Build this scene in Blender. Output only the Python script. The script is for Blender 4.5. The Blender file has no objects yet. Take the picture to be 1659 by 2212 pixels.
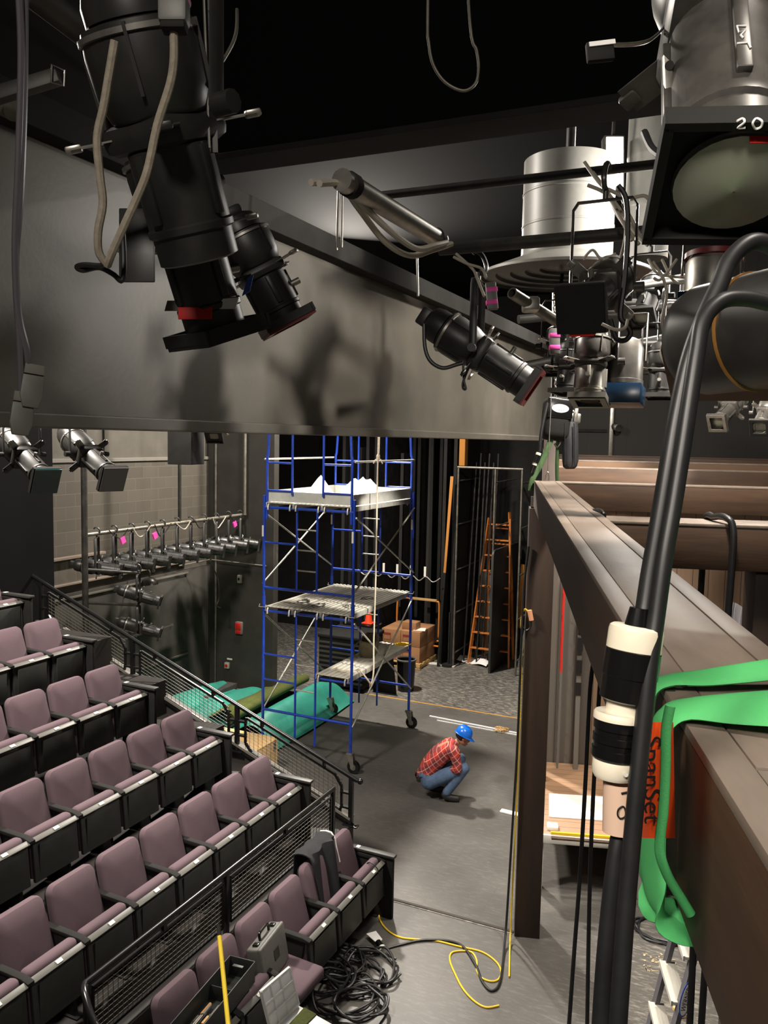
import bpy, bmesh, math, random
from mathutils import Vector as V, Matrix as Mx
random.seed(7)
SC = bpy.context.scene
COL = SC.collection
PI = math.pi
# ---------------------------------------------------------------- place geometry
# world: +Y runs along the seat rows towards upstage, +X from the seats towards the stage floor, Z up, metres.
FPX, IW, IH = 1800.0, 1659.0, 2212.0
PITCH, ROLL, YAW, CAMZ = 0.0873, 0.0203, 0.431, 4.97
SET = 0.148 - YAW                      # the timber set stands turned against the house grid
CAM = V((0, 0, CAMZ))
_r0 = V((math.cos(YAW), math.sin(YAW), 0)); _f0 = V((-math.sin(YAW), math.cos(YAW), 0)); _z = V((0, 0, 1))
FW = _f0*math.cos(PITCH) - _z*math.sin(PITCH)
_u0 = _f0*math.sin(PITCH) + _z*math.cos(PITCH)
RT = _r0*math.cos(ROLL) + _u0*math.sin(ROLL)
UP = -_r0*math.sin(ROLL) + _u0*math.cos(ROLL)
SD = V((math.sin(SET), math.cos(SET), 0)); SR = V((math.cos(SET), -math.sin(SET), 0))
# survey helpers: where the sight line through a photograph pixel meets a plane or a distance
def ray(px, py): return FW + RT*((px-IW/2)/FPX) - UP*((py-IH/2)/FPX)
def atD(px, py, D): return CAM + ray(px, py)*D
def onpl(px, py, n, c):
    d = ray(px, py); return CAM + d*((c - CAM.dot(n))/d.dot(n))
def onz(px, py, z=0.0): return onpl(px, py, _z, z)
def onX(px, py, x): return onpl(px, py, V((1, 0, 0)), x)
def onY(px, py, y): return onpl(px, py, V((0, 1, 0)), y)
def onS(px, py, t): return onpl(px, py, SD, t)
def sp(along, side, z): return SD*along + SR*side + V((0, 0, z))

# ---------------------------------------------------------------- mesh builder
class M:
    def __init__(s): s.bm = bmesh.new()
    def box(s, c, size, R=None, bev=0.0, seg=2):
        mat = Mx.Translation(V(c)) @ (R.to_4x4() if R is not None else Mx.Identity(4)) @ Mx.Diagonal((size[0], size[1], size[2], 1))
        g = bmesh.ops.create_cube(s.bm, size=1.0, matrix=mat)
        if bev > 0:
            es = {e for v in g['verts'] for e in v.link_edges}
            bmesh.ops.bevel(s.bm, geom=list(es), offset=bev, segments=seg, affect='EDGES', profile=0.5)
        return s
    def bb(s, a, b, bev=0.0, seg=2):
        a, b = V(a), V(b); d = b-a
        return s.box((a+b)/2, (abs(d.x), abs(d.y), abs(d.z)), None, bev, seg)
    def bar(s, p, q, w, h, up=V((0, 0, 1)), bev=0.0):
        p, q = V(p), V(q); z = (q-p); L = z.length; z.normalize()
        x = up.cross(z)
        if x.length < 1e-4: x = V((1, 0, 0)).cross(z)
        x.normalize(); y = z.cross(x)
        R = Mx((x, y, z)).transposed()
        return s.box((p+q)/2, (w, h, L), R, bev)
    def ring(s, c, x, y, r, n, ry=None):
        ry = r if ry is None else ry
        return [s.bm.verts.new(c + x*(r*math.cos(2*PI*i/n)) + y*(ry*math.sin(2*PI*i/n))) for i in range(n)]
    def skinr(s, a, b):
        n = len(a)
        for i in range(n):
            j = (i+1) % n
            s.bm.faces.new((a[i], a[j], b[j], b[i]))
    def cyl(s, p, q, r, r2=None, n=14, cap=True):
        p, q = V(p), V(q); r2 = r if r2 is None else r2
        z = (q-p).normalized(); x = z.orthogonal().normalized(); y = z.cross(x)
        a = s.ring(p, x, y, r, n); b = s.ring(q, x, y, r2, n); s.skinr(a, b)
        if cap:
            s.bm.faces.new(list(reversed(a))); s.bm.faces.new(b)
        return s
    def lathe(s, o, axis, prof, n=24, x=None, close=False):
        o = V(o); z = V(axis).normalized()
        x = z.orthogonal().normalized() if x is None else V(x).normalized(); y = z.cross(x)
        prev = None; first = None
        for r, h in prof:
            k = s.ring(o+z*h, x, y, max(r, 1e-4), n)
            if prev: s.skinr(prev, k)
            else: first = k
            prev = k
        if close: s.skinr(prev, first)
        return s
    def tube(s, pts, r, n=8, closed=False, cap=True, flat=None):
        pts = [V(p) for p in pts]; N = len(pts); rings = []; x = None
        for i, p in enumerate(pts):
            if closed: t = pts[(i+1) % N] - pts[i-1]
            else: t = pts[min(i+1, N-1)] - pts[max(i-1, 0)]
            if t.length < 1e-7: t = V((0, 0, 1))
            t.normalize()
            if x is None:
                x = t.orthogonal().normalized()
                if flat is not None:
                    x = V(flat[0]); x = (x - t*x.dot(t)).normalized()
            if flat is not None and len(flat) > 3: x = V(flat[3][min(i, len(flat[3])-1)])
            x = (x - t*x.dot(t))
            x = x.normalized() if x.length > 1e-5 else t.orthogonal().normalized()
            y = t.cross(x); rr = r[i] if isinstance(r, (list, tuple)) else r
            if flat is not None: rings.append(s.ring(p, x, y, flat[1], n, flat[2]))
            else: rings.append(s.ring(p, x, y, rr, n))
        for i in range(N-1): s.skinr(rings[i], rings[i+1])
        if closed: s.skinr(rings[-1], rings[0])
        elif cap:
            s.bm.faces.new(list(reversed(rings[0]))); s.bm.faces.new(rings[-1])
        return s
    def prism(s, pts, vec, bev=0.0, seg=2):
        vec = V(vec); a = [s.bm.verts.new(V(p)) for p in pts]; b = [s.bm.verts.new(V(p)+vec) for p in pts]
        n = len(a); fs = []
        for i in range(n):
            j = (i+1) % n; fs.append(s.bm.faces.new((a[i], a[j], b[j], b[i])))
        fs.append(s.bm.faces.new(list(reversed(a)))); fs.append(s.bm.faces.new(b))
        if bev > 0:
            es = set(fs[-1].edges) | set(fs[-2].edges)
            bmesh.ops.bevel(s.bm, geom=list(es), offset=bev, segments=seg, affect='EDGES', profile=0.5)
        return s
    def ball(s, c, r, R=None, n=16, m=10):
        r = (r, r, r) if not isinstance(r, (tuple, list)) else r
        mat = Mx.Translation(V(c)) @ (R.to_4x4() if R is not None else Mx.Identity(4)) @ Mx.Diagonal((r[0], r[1], r[2], 1))
        bmesh.ops.create_uvsphere(s.bm, u_segments=n, v_segments=m, radius=1.0, matrix=mat); return s
    def sheet(s, fn, nu, nv, th=0.0):
        g = [[s.bm.verts.new(V(fn(i/nu, j/nv))) for j in range(nv+1)] for i in range(nu+1)]
        fs = [s.bm.faces.new((g[i][j], g[i+1][j], g[i+1][j+1], g[i][j+1])) for i in range(nu) for j in range(nv)]
        if th:
            s.bm.normal_update()
            h = [[s.bm.verts.new(g[i][j].co - g[i][j].normal*th) for j in range(nv+1)] for i in range(nu+1)]
            for i in range(nu):
                for j in range(nv): s.bm.faces.new((h[i][j], h[i][j+1], h[i+1][j+1], h[i+1][j]))
            for i in range(nu):
                s.bm.faces.new((g[i+1][0], g[i][0], h[i][0], h[i+1][0])); s.bm.faces.new((g[i][nv], g[i+1][nv], h[i+1][nv], h[i][nv]))
            for j in range(nv):
                s.bm.faces.new((g[0][j], g[0][j+1], h[0][j+1], h[0][j])); s.bm.faces.new((g[nu][j+1], g[nu][j], h[nu][j], h[nu][j+1]))
        return s
    def add(s, mesh, mat=None):
        k = len(s.bm.verts); s.bm.from_mesh(mesh)
        if mat is not None:
            s.bm.verts.ensure_lookup_table()
            bmesh.ops.transform(s.bm, matrix=mat, verts=s.bm.verts[k:])
        return s
    def xf(s, mat): s.bm.transform(mat); return s
    def mesh(s, name, mat, smooth=True):
        bmesh.ops.recalc_face_normals(s.bm, faces=s.bm.faces[:])
        me = bpy.data.meshes.new(name); s.bm.to_mesh(me); s.bm.free()
        if mat: me.materials.append(mat)
        if smooth and len(me.polygons):
            me.shade_smooth(); me.set_sharp_from_angle(angle=math.radians(38))
        return me

MW = {}
def obj(name, me, parent=None, mat4=None):
    o = bpy.data.objects.new(name, me); COL.objects.link(o)
    if parent is not None:
        o.parent = parent; MW[o] = MW[parent]
    return o
def tag(o, label=None, cat=None, group=None, kind=None):
    if label: o['label'] = label
    if cat: o['category'] = cat
    if group: o['group'] = group
    if kind: o['kind'] = kind
    return o
def thing(name, label, cat, loc=(0, 0, 0), rotz=0.0, group=None, R=None):
    o = bpy.data.objects.new(name, None); COL.objects.link(o); o.empty_display_size = 0.1
    rot = R.to_4x4() if R is not None else Mx.Rotation(rotz, 4, 'Z')
    mw = Mx.Translation(V(loc)) @ rot
    o.matrix_world = mw; MW[o] = mw.copy()
    return tag(o, label, cat, group)
def part(name, m, mat, parent, label=None, W=False, smooth=True, kind=None):
    if W: m.xf(MW[parent].inverted())
    o = obj(name, m.mesh(name, mat, smooth), parent)
    return tag(o, label, None, None, kind)
def single(name, m, mat, label, cat, group=None, smooth=True, kind=None):
    vs = [v.co for v in m.bm.verts]
    lo = V((min(v.x for v in vs), min(v.y for v in vs), min(v.z for v in vs))); hi = V((max(v.x for v in vs), max(v.y for v in vs), max(v.z for v in vs)))
    loc = V(((lo.x+hi.x)/2, (lo.y+hi.y)/2, lo.z))
    m.xf(Mx.Translation(-loc))
    o = obj(name, m.mesh(name, mat, smooth)); o.location = loc; MW[o] = Mx.Translation(loc)
    return tag(o, label, cat, group, kind)
def struct(name, m, mat, smooth=False):
    return tag(obj(name, m.mesh(name, mat, smooth)), None, None, None, 'structure')
def dup(root, mw, label=None, group=None, skip=()):
    def cp(o, par):
        c = o.copy(); COL.objects.link(c)
        if par is not None:
            c.parent = par; MW[c] = MW[par]
        for ch in o.children:
            if ch.name.split('.')[0] in skip: continue
            cp(ch, c)
        return c
    r = root.copy(); COL.objects.link(r); r.matrix_world = mw; MW[r] = mw.copy()
    for ch in root.children:
        if ch.name.split('.')[0] in skip: continue
        cp(ch, r)
    return tag(r, label, None, group)
def hit(px, py, off=.002, dflt=1.2):       # point on whatever surface the sight line meets, lifted by off
    bpy.context.view_layer.update(); d = ray(px, py).normalized()
    ok, loc, nrm, _, _, _ = SC.ray_cast(bpy.context.evaluated_depsgraph_get(), CAM, d)
    return loc - d*off if ok else atD(px, py, dflt)
def spline(pts, n=6, closed=False):
    pts = [V(p) for p in pts]; N = len(pts); out = []
    rng = range(N if closed else N-1)
    for i in rng:
        if closed: p0, p1, p2, p3 = pts[i-1], pts[i], pts[(i+1) % N], pts[(i+2) % N]
        else: p0, p1, p2, p3 = pts[max(i-1, 0)], pts[i], pts[i+1], pts[min(i+2, N-1)]
        for k in range(n):
            t = k/n; t2 = t*t; t3 = t2*t
            out.append(0.5*((2*p1) + (p2-p0)*t + (2*p0-5*p1+4*p2-p3)*t2 + (3*p1-p0-3*p2+p3)*t3))
    if not closed: out.append(pts[-1])
    return out
def frame(z, up=V((0, 0, 1))):
    z = V(z).normalized(); x = up.cross(z)
    x = x.normalized() if x.length > 1e-4 else V((1, 0, 0))
    return Mx((x, z.cross(x), z)).transposed()
def textm(body, size, depth=0.0, R=None, loc=(0, 0, 0), align='CENTER', sx=1.0):
    cu = bpy.data.curves.new('lettering', 'FONT'); cu.body = body; cu.size = size; cu.align_x = align; cu.align_y = 'CENTER'; cu.extrude = depth
    o = bpy.data.objects.new('lettering', cu); COL.objects.link(o)
    bpy.context.view_layer.update()
    me = bpy.data.meshes.new_from_object(o.evaluated_get(bpy.context.evaluated_depsgraph_get()))
    bpy.data.objects.remove(o); bpy.data.curves.remove(cu)
    m = M(); m.add(me, Mx.Translation(V(loc)) @ (R.to_4x4() if R is not None else Mx.Identity(4)) @ Mx.Diagonal((sx, 1, 1, 1)))
    bpy.data.meshes.remove(me); return m

# ---------------------------------------------------------------- materials
def lin(c):
    f = lambda v: (v/255/12.92) if v/255 <= 0.04045 else ((v/255+0.055)/1.055)**2.4
    return (f(c[0]), f(c[1]), f(c[2]), 1.0)
MATS = {}
def mat(name, c, rough=0.6, metal=0.0, c2=None, sc=6.0, lo=0.35, hi=0.65, bump=0.0, bsc=80.0, spec=0.5, emit=None, stretch=None, coat=0.0, rvar=0.0, det=6.0):
    m = bpy.data.materials.new(name); m.use_nodes = True; MATS[name] = m
    nt = m.node_tree; b = nt.nodes['Principled BSDF']; L = nt.links.new
    b.inputs['Base Color'].default_value = lin(c); b.inputs['Roughness'].default_value = rough; b.inputs['Metallic'].default_value = metal
    b.inputs['Specular IOR Level'].default_value = spec; b.inputs['Coat Weight'].default_value = coat
    if c2 or bump or rvar:
        tc = nt.nodes.new('ShaderNodeTexCoord'); mp = nt.nodes.new('ShaderNodeMapping'); L(tc.outputs['Object'], mp.inputs['Vector'])
        if stretch: mp.inputs['Scale'].default_value = stretch
    if c2:
        n = nt.nodes.new('ShaderNodeTexNoise'); n.inputs['Scale'].default_value = sc; n.inputs['Detail'].default_value = det; n.inputs['Roughness'].default_value = 0.65
        L(mp.outputs['Vector'], n.inputs['Vector'])
        r = nt.nodes.new('ShaderNodeValToRGB'); r.color_ramp.elements[0].position = lo; r.color_ramp.elements[1].position = hi
        r.color_ramp.elements[0].color = lin(c); r.color_ramp.elements[1].color = lin(c2)
        L(n.outputs['Fac'], r.inputs['Fac']); L(r.outputs['Color'], b.inputs['Base Color'])
        if rvar:
            mr = nt.nodes.new('ShaderNodeMapRange'); mr.inputs['To Min'].default_value = rough-rvar; mr.inputs['To Max'].default_value = rough+rvar
            L(n.outputs['Fac'], mr.inputs['Value']); L(mr.outputs['Result'], b.inputs['Roughness'])
    if bump:
        n2 = nt.nodes.new('ShaderNodeTexNoise'); n2.inputs['Scale'].default_value = bsc; n2.inputs['Detail'].default_value = 4
        L(mp.outputs['Vector'], n2.inputs['Vector'])
        bp = nt.nodes.new('ShaderNodeBump'); bp.inputs['Strength'].default_value = bump; bp.inputs['Distance'].default_value = 0.01
        L(n2.outputs['Fac'], bp.inputs['Height']); L(bp.outputs['Normal'], b.inputs['Normal'])
    if emit:
        b.inputs['Emission Color'].default_value = lin(c); b.inputs['Emission Strength'].default_value = emit
    return m
def ND(m, kind, **kw):
    n = m.node_tree.nodes.new('ShaderNode'+kind)
    for k, v in kw.items():
        if k in n.inputs: n.inputs[k].default_value = v
        else: setattr(n, k, v)
    return n

black = mat('black paint', (44, 43, 41), 0.62, c2=(56, 54, 51), sc=3, bump=.05)
mattblack = mat('matt black', (26, 25, 24), 0.8, spec=.25, c2=(34, 33, 31), sc=5)
flatpaint = mat('grey black wall paint', (80, 77, 70), 0.45, c2=(94, 90, 82), sc=1.6, bump=.06, bsc=40)
darkwall = mat('dark wall paint', (52, 50, 46), 0.6, c2=(64, 61, 56), sc=2, bump=.05)
ceilm = mat('ceiling black', (12, 12, 12), 0.95, spec=.05)
pillarm = mat('pillar black', (10, 10, 10), 0.9, spec=.1)
tierm = mat('tier black', (34, 31, 29), 0.6, c2=(44, 39, 36), sc=4)
fixt = mat('fixture enamel', (34, 33, 32), 0.42, c2=(44, 43, 41), sc=12, spec=0.5, rvar=.06)
fixtworn = mat('fixture enamel worn', (62, 60, 57), 0.36, metal=0.35, c2=(88, 85, 80), sc=9, rvar=.08)
steel = mat('bare steel', (150, 147, 140), 0.38, metal=0.85, c2=(176, 172, 164), sc=20)
galv = mat('galvanised tube', (168, 166, 158), 0.5, metal=0.5, c2=(196, 193, 184), sc=14)
alum = mat('aluminium plank', (196, 192, 180), 0.5, metal=0.1, c2=(222, 218, 206), sc=3, stretch=(22, 1.2, 5), lo=.3, hi=.7)
toe = mat('toe board metal', (176, 178, 172), 0.5, metal=0.2, c2=(196, 196, 188), sc=5)
pipem = mat('dull steel pipe', (96, 93, 86), 0.46, metal=0.6, c2=(132, 127, 115), sc=7)
blackpipe = mat('black steel pipe', (40, 39, 37), 0.5, metal=0.2, c2=(64, 60, 52), sc=9, lo=.45, hi=.75)
blue = mat('blue scaffold enamel', (26, 66, 178), 0.42, c2=(20, 52, 146), sc=8, coat=.2)
fabric = mat('mauve seat fabric', (102, 85, 92), 0.95, c2=(114, 96, 102), sc=260, bump=.25, bsc=420, spec=.15)
seatgrey = mat('seat pan plastic', (46, 47, 45), 0.5, c2=(54, 55, 52), sc=10, bump=.08, bsc=200)
seatedge = mat('seat pan edge', (92, 91, 85), 0.5)
platem = mat('number plate', (240, 236, 224), 0.35)
rail = mat('black rail enamel', (22, 22, 22), 0.26, spec=.6)
meshm = mat('rail mesh wire', (82, 78, 70), 0.4)
white = mat('white sheet', (236, 234, 228), 0.7, c2=(246, 245, 242), sc=3)
rope = mat('white rope', (218, 206, 184), 0.9, c2=(196, 182, 158), sc=60, bump=.3, bsc=200)
cable = mat('black cable rubber', (26, 26, 27), 0.42, c2=(34, 34, 34), sc=20)
greycable = mat('grey sleeved cable', (136, 126, 112), 0.9, c2=(156, 146, 130), sc=90, bump=.12, bsc=400)
paleCable = mat('pale cable', (176, 168, 154), 0.5)
yellow = mat('yellow cord', (226, 186, 32), 0.5)
yellowpole = mat('yellow fibreglass', (232, 200, 50), 0.4)
cardboard = mat('brown cardboard', (156, 112, 74), 0.85, c2=(170, 124, 84), sc=5)
cardprint = mat('red print on cardboard', (140, 52, 40), 0.8)
paper = mat('white paper', (238, 234, 224), 0.8)
orange = mat('orange plastic', (238, 72, 34), 0.5)
orangepaint = mat('orange painted steel', (226, 132, 40), 0.5)
palletm = mat('pallet pine', (206, 170, 112), 0.8, c2=(184, 146, 92), sc=4, stretch=(1, 8, 8))
ply = mat('pale plywood', (244, 204, 142), 0.7, c2=(236, 190, 124), sc=3, stretch=(2, 9, 9))
ladderwood = mat('ladder timber', (192, 116, 50), 0.6, c2=(168, 96, 38), sc=5, stretch=(14, 14, 2))
teal = mat('teal tarpaulin', (40, 130, 112), 0.55, c2=(32, 112, 96), sc=2.5, bump=.12, bsc=8)
olive = mat('olive carpet', (74, 82, 26), 0.95, c2=(60, 66, 20), sc=40, bump=.3, bsc=150)
timber = mat('brown stained timber', (76, 54, 37), 0.6, c2=(58, 41, 29), sc=2.2, stretch=(7, .6, 7), bump=.05, bsc=12)
timberx = mat('brown stained cross timber', (78, 56, 38), 0.6, c2=(58, 41, 28), sc=2.2, stretch=(.7, 7, 7), bump=.05, bsc=12)
timberz = mat('brown stained column timber', (54, 38, 27), 0.6, c2=(43, 31, 22), sc=2.2, stretch=(7, 7, .6), bump=.05, bsc=12)
timbertop = mat('beam top board', (106, 94, 84), 0.55, c2=(126, 112, 100), sc=2.5, stretch=(3, .8, 3), bump=.05, bsc=20, rvar=.08)
decktimber = mat('deck boards', (150, 118, 88), 0.55, c2=(132, 100, 72), sc=2.5)
whitepaint = mat('white painted wood', (206, 202, 192), 0.6)
plasticwhite = mat('cream nylon', (238, 226, 200), 0.35, c2=(246, 238, 218), sc=8)
plasticblack = mat('gloss black nylon', (16, 16, 16), 0.22)
green = mat('green webbing', (92, 196, 116), 0.75, c2=(70, 172, 96), sc=3, bump=.10, bsc=400, lo=.3, hi=.7)
greendull = mat('green webbing used', (70, 98, 58), 0.85, c2=(54, 80, 46), sc=12)
tagorange = mat('orange vinyl', (238, 82, 30), 0.3)
ink = mat('black ink', (16, 14, 14), 0.6)
greyink = mat('grey ink', (120, 116, 112), 0.6)
whiteink = mat('white marker', (236, 234, 230), 0.6)
red = mat('red tape', (198, 34, 28), 0.5)
redladder = mat('red fibreglass', (214, 44, 34), 0.45)
pink = mat('pink tape', (226, 66, 160), 0.6)
bluetape = mat('blue tape', (70, 100, 196), 0.5)
denim = mat('blue denim', (66, 84, 110), 0.9, c2=(84, 104, 132), sc=14, bump=.2, bsc=200)
skin = mat('skin', (170, 118, 90), 0.55)
helmetm = mat('blue hard hat plastic', (26, 104, 208), 0.25)
boot = mat('dark boot leather', (30, 28, 27), 0.6)
hairm = mat('dark hair', (24, 20, 18), 0.7)
lensm = mat('lens glass', (150, 152, 134), 0.22, spec=0.8)
tealgel = mat('teal gel', (26, 58, 58), 0.15, spec=.7)
bluegel = mat('blue gel', (16, 40, 62), 0.25)
greygel = mat('grey gel', (96, 94, 96), 0.15, spec=.7)
greengel = mat('green gel frame', (44, 62, 42), 0.4)
redgel = mat('red gel frame', (112, 30, 30), 0.45)
lamphousing = mat('house light housing', (128, 126, 120), 0.42, metal=0, c2=(140, 138, 132), sc=6)
lampdisc = mat('house light reflector', (40, 39, 37), 0.4)
greycase = mat('grey moulded plastic', (92, 92, 88), 0.5, c2=(104, 103, 98), sc=9)
traym = mat('dark steel tray', (58, 60, 58), 0.5, metal=.3)
clearwhite = mat('translucent white plastic', (226, 226, 224), 0.35)
canvas = mat('canvas', (136, 126, 104), 0.95, c2=(112, 102, 82), sc=9, bump=.3, bsc=60)
bagm = mat('black vinyl bag', (40, 41, 43), 0.45, c2=(54, 55, 58), sc=5, bump=.2, bsc=14)
jacket = mat('dark jacket cloth', (24, 25, 27), 0.9, c2=(32, 33, 36), sc=7, bump=.3, bsc=40)
drape = mat('black drape', (24, 23, 22), 0.95, spec=.1, c2=(38, 37, 35), sc=4)
wallbox = mat('grey wall box', (186, 184, 172), 0.6)
rust = mat('orange raw edge wood', (178, 118, 48), 0.8)
tubegrey = mat('matt grey panel', (110, 106, 98), 0.7)
brownboard = mat('brown board', (98, 74, 54), 0.7)

def plaid():
    m = mat('red plaid flannel', (176, 52, 44), 0.95); nt = m.node_tree; L = nt.links.new; b = nt.nodes['Principled BSDF']
    tc = ND(m, 'TexCoord'); mp = ND(m, 'Mapping'); mp.inputs['Rotation'].default_value = (0, math.radians(40), 0.3); L(tc.outputs['Object'], mp.inputs['Vector'])
    sx = ND(m, 'SeparateXYZ'); L(mp.outputs['Vector'], sx.inputs[0])
    def band(sock, per, wid, off):
        a = ND(m, 'Math', operation='MULTIPLY_ADD'); L(sock, a.inputs[0]); a.inputs[1].default_value = 1/per; a.inputs[2].default_value = off
        f = ND(m, 'Math', operation='FRACT'); L(a.outputs[0], f.inputs[0])
        g = ND(m, 'Math', operation='LESS_THAN'); L(f.outputs[0], g.inputs[0]); g.inputs[1].default_value = wid; return g.outputs[0]
    col = lin((176, 52, 44)); cur = None
    def mix(fac, c, k=1.0):
        nonlocal cur
        x = ND(m, 'Mix', data_type='RGBA')
        mm = ND(m, 'Math', operation='MULTIPLY'); L(fac, mm.inputs[0]); mm.inputs[1].default_value = k
        L(mm.outputs[0], x.inputs[0])
        if cur is None: x.inputs[6].default_value = col
        else: L(cur, x.inputs[6])
        x.inputs[7].default_value = lin(c); cur = x.outputs[2]
    mix(band(sx.outputs[0], .13, .5, 0), (52, 44, 56), .5); mix(band(sx.outputs[2], .13, .5, .3), (52, 44, 56), .6)
    mix(band(sx.outputs[0], .065, .1, .1), (226, 150, 128), .8); mix(band(sx.outputs[2], .065, .1, .1), (226, 150, 128), .8)
    L(cur, b.inputs['Base Color']); return m
plaidm = plaid()

def floormat():
    m = mat('painted stage floor', (74, 71, 67), 0.5, spec=.45); nt = m.node_tree; L = nt.links.new; b = nt.nodes['Principled BSDF']
    tc = ND(m, 'TexCoord')
    n1 = ND(m, 'TexNoise', Scale=0.9, Detail=8, Roughness=.6); L(tc.outputs['Object'], n1.inputs['Vector'])
    r1 = ND(m, 'ValToRGB'); e = r1.color_ramp.elements; e[0].position = .3; e[1].position = .75; e[0].color = lin((74, 72, 69)); e[1].color = lin((92, 89, 84)); L(n1.outputs['Fac'], r1.inputs[0])
    # scuffs: thin stretched noise, strongest upstage of the tape line
    mp = ND(m, 'Mapping'); mp.inputs['Scale'].default_value = (2.2, 9, 1); mp.inputs['Rotation'].default_value = (0, 0, .5); L(tc.outputs['Object'], mp.inputs['Vector'])
    n2 = ND(m, 'TexNoise', Scale=3.2, Detail=10, Roughness=.72); L(mp.outputs['Vector'], n2.inputs['Vector'])
    r2 = ND(m, 'ValToRGB'); e = r2.color_ramp.elements; e[0].position = .50; e[1].position = .66; L(n2.outputs['Fac'], r2.inputs[0])
    sx = ND(m, 'SeparateXYZ'); L(tc.outputs['Object'], sx.inputs[0])
    up = ND(m, 'MapRange'); L(sx.outputs[1], up.inputs[0]); up.inputs[1].default_value = 14.2; up.inputs[2].default_value = 14.5; up.inputs[3].default_value = .10; up.inputs[4].default_value = .9
    rt = ND(m, 'MapRange'); L(sx.outputs[0], rt.inputs[0]); rt.inputs[1].default_value = -1.8; rt.inputs[2].default_value = -.6; rt.inputs[3].default_value = 0; rt.inputs[4].default_value = .55
    ad = ND(m, 'Math', operation='MAXIMUM'); L(up.outputs[0], ad.inputs[0]); L(rt.outputs[0], ad.inputs[1])
    ml = ND(m, 'Math', operation='MULTIPLY'); L(r2.outputs[0], ml.inputs[0]); L(ad.outputs[0], ml.inputs[1])
    x = ND(m, 'Mix', data_type='RGBA'); L(ml.outputs[0], x.inputs[0]); L(r1.outputs[0], x.inputs[6]); x.inputs[7].default_value = lin((188, 180, 166))
    # floor sheets upstage: darker seams
    sp_ = ND(m, 'TexBrick'); sp_.inputs['Scale'].default_value = .4; sp_.inputs['Mortar Size'].default_value = .004; sp_.inputs['Color1'].default_value = (0, 0, 0, 1); sp_.inputs['Color2'].default_value = (0, 0, 0, 1); sp_.inputs['Mortar'].default_value = (1, 1, 1, 1)
    L(tc.outputs['Object'], sp_.inputs['Vector'])
    mk = ND(m, 'Math', operation='MULTIPLY'); L(sp_.outputs['Color'], mk.inputs[0]); mk.inputs[1].default_value = .10
    y = ND(m, 'Mix', data_type='RGBA'); L(mk.outputs[0], y.inputs[0]); L(x.outputs[2], y.inputs[6]); y.inputs[7].default_value = lin((50, 48, 45))
    L(y.outputs[2], b.inputs['Base Color'])
    rr = ND(m, 'MapRange'); L(n1.outputs['Fac'], rr.inputs[0]); rr.inputs[3].default_value = .36; rr.inputs[4].default_value = .56; L(rr.outputs[0], b.inputs['Roughness'])
    return m
floorm = floormat()

def brickmat():
    m = mat('painted block wall', (84, 80, 72), 0.55, spec=.4); nt = m.node_tree; L = nt.links.new; b = nt.nodes['Principled BSDF']
    tc = ND(m, 'TexCoord'); sx = ND(m, 'SeparateXYZ'); L(tc.outputs['Object'], sx.inputs[0])
    cb = ND(m, 'CombineXYZ'); L(sx.outputs[1], cb.inputs[0]); L(sx.outputs[2], cb.inputs[1])
    br = ND(m, 'TexBrick'); L(cb.outputs[0], br.inputs['Vector']); br.inputs['Scale'].default_value = 1.0
    br.inputs['Brick Width'].default_value = .40; br.inputs['Row Height'].default_value = .20; br.inputs['Mortar Size'].default_value = .006
    br.inputs['Color1'].default_value = lin((78, 73, 65)); br.inputs['Color2'].default_value = lin((86, 81, 73)); br.inputs['Mortar'].default_value = lin((94, 89, 79))
    n = ND(m, 'TexNoise', Scale=1.5, Detail=6); L(tc.outputs['Object'], n.inputs['Vector'])
    x = ND(m, 'Mix', data_type='RGBA', blend_type='MULTIPLY'); x.inputs[0].default_value = .5; L(br.outputs['Color'], x.inputs[6]); L(n.outputs['Color'], x.inputs[7])
    L(br.outputs['Color'], b.inputs['Base Color'])
    bp = ND(m, 'Bump', Strength=.4, Distance=.01); inv = ND(m, 'Math', operation='SUBTRACT'); inv.inputs[0].default_value = 1; L(br.outputs['Fac'], inv.inputs[1]); L(inv.outputs[0], bp.inputs['Height']); L(bp.outputs[0], b.inputs['Normal'])
    return m
brickm = brickmat()

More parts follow.
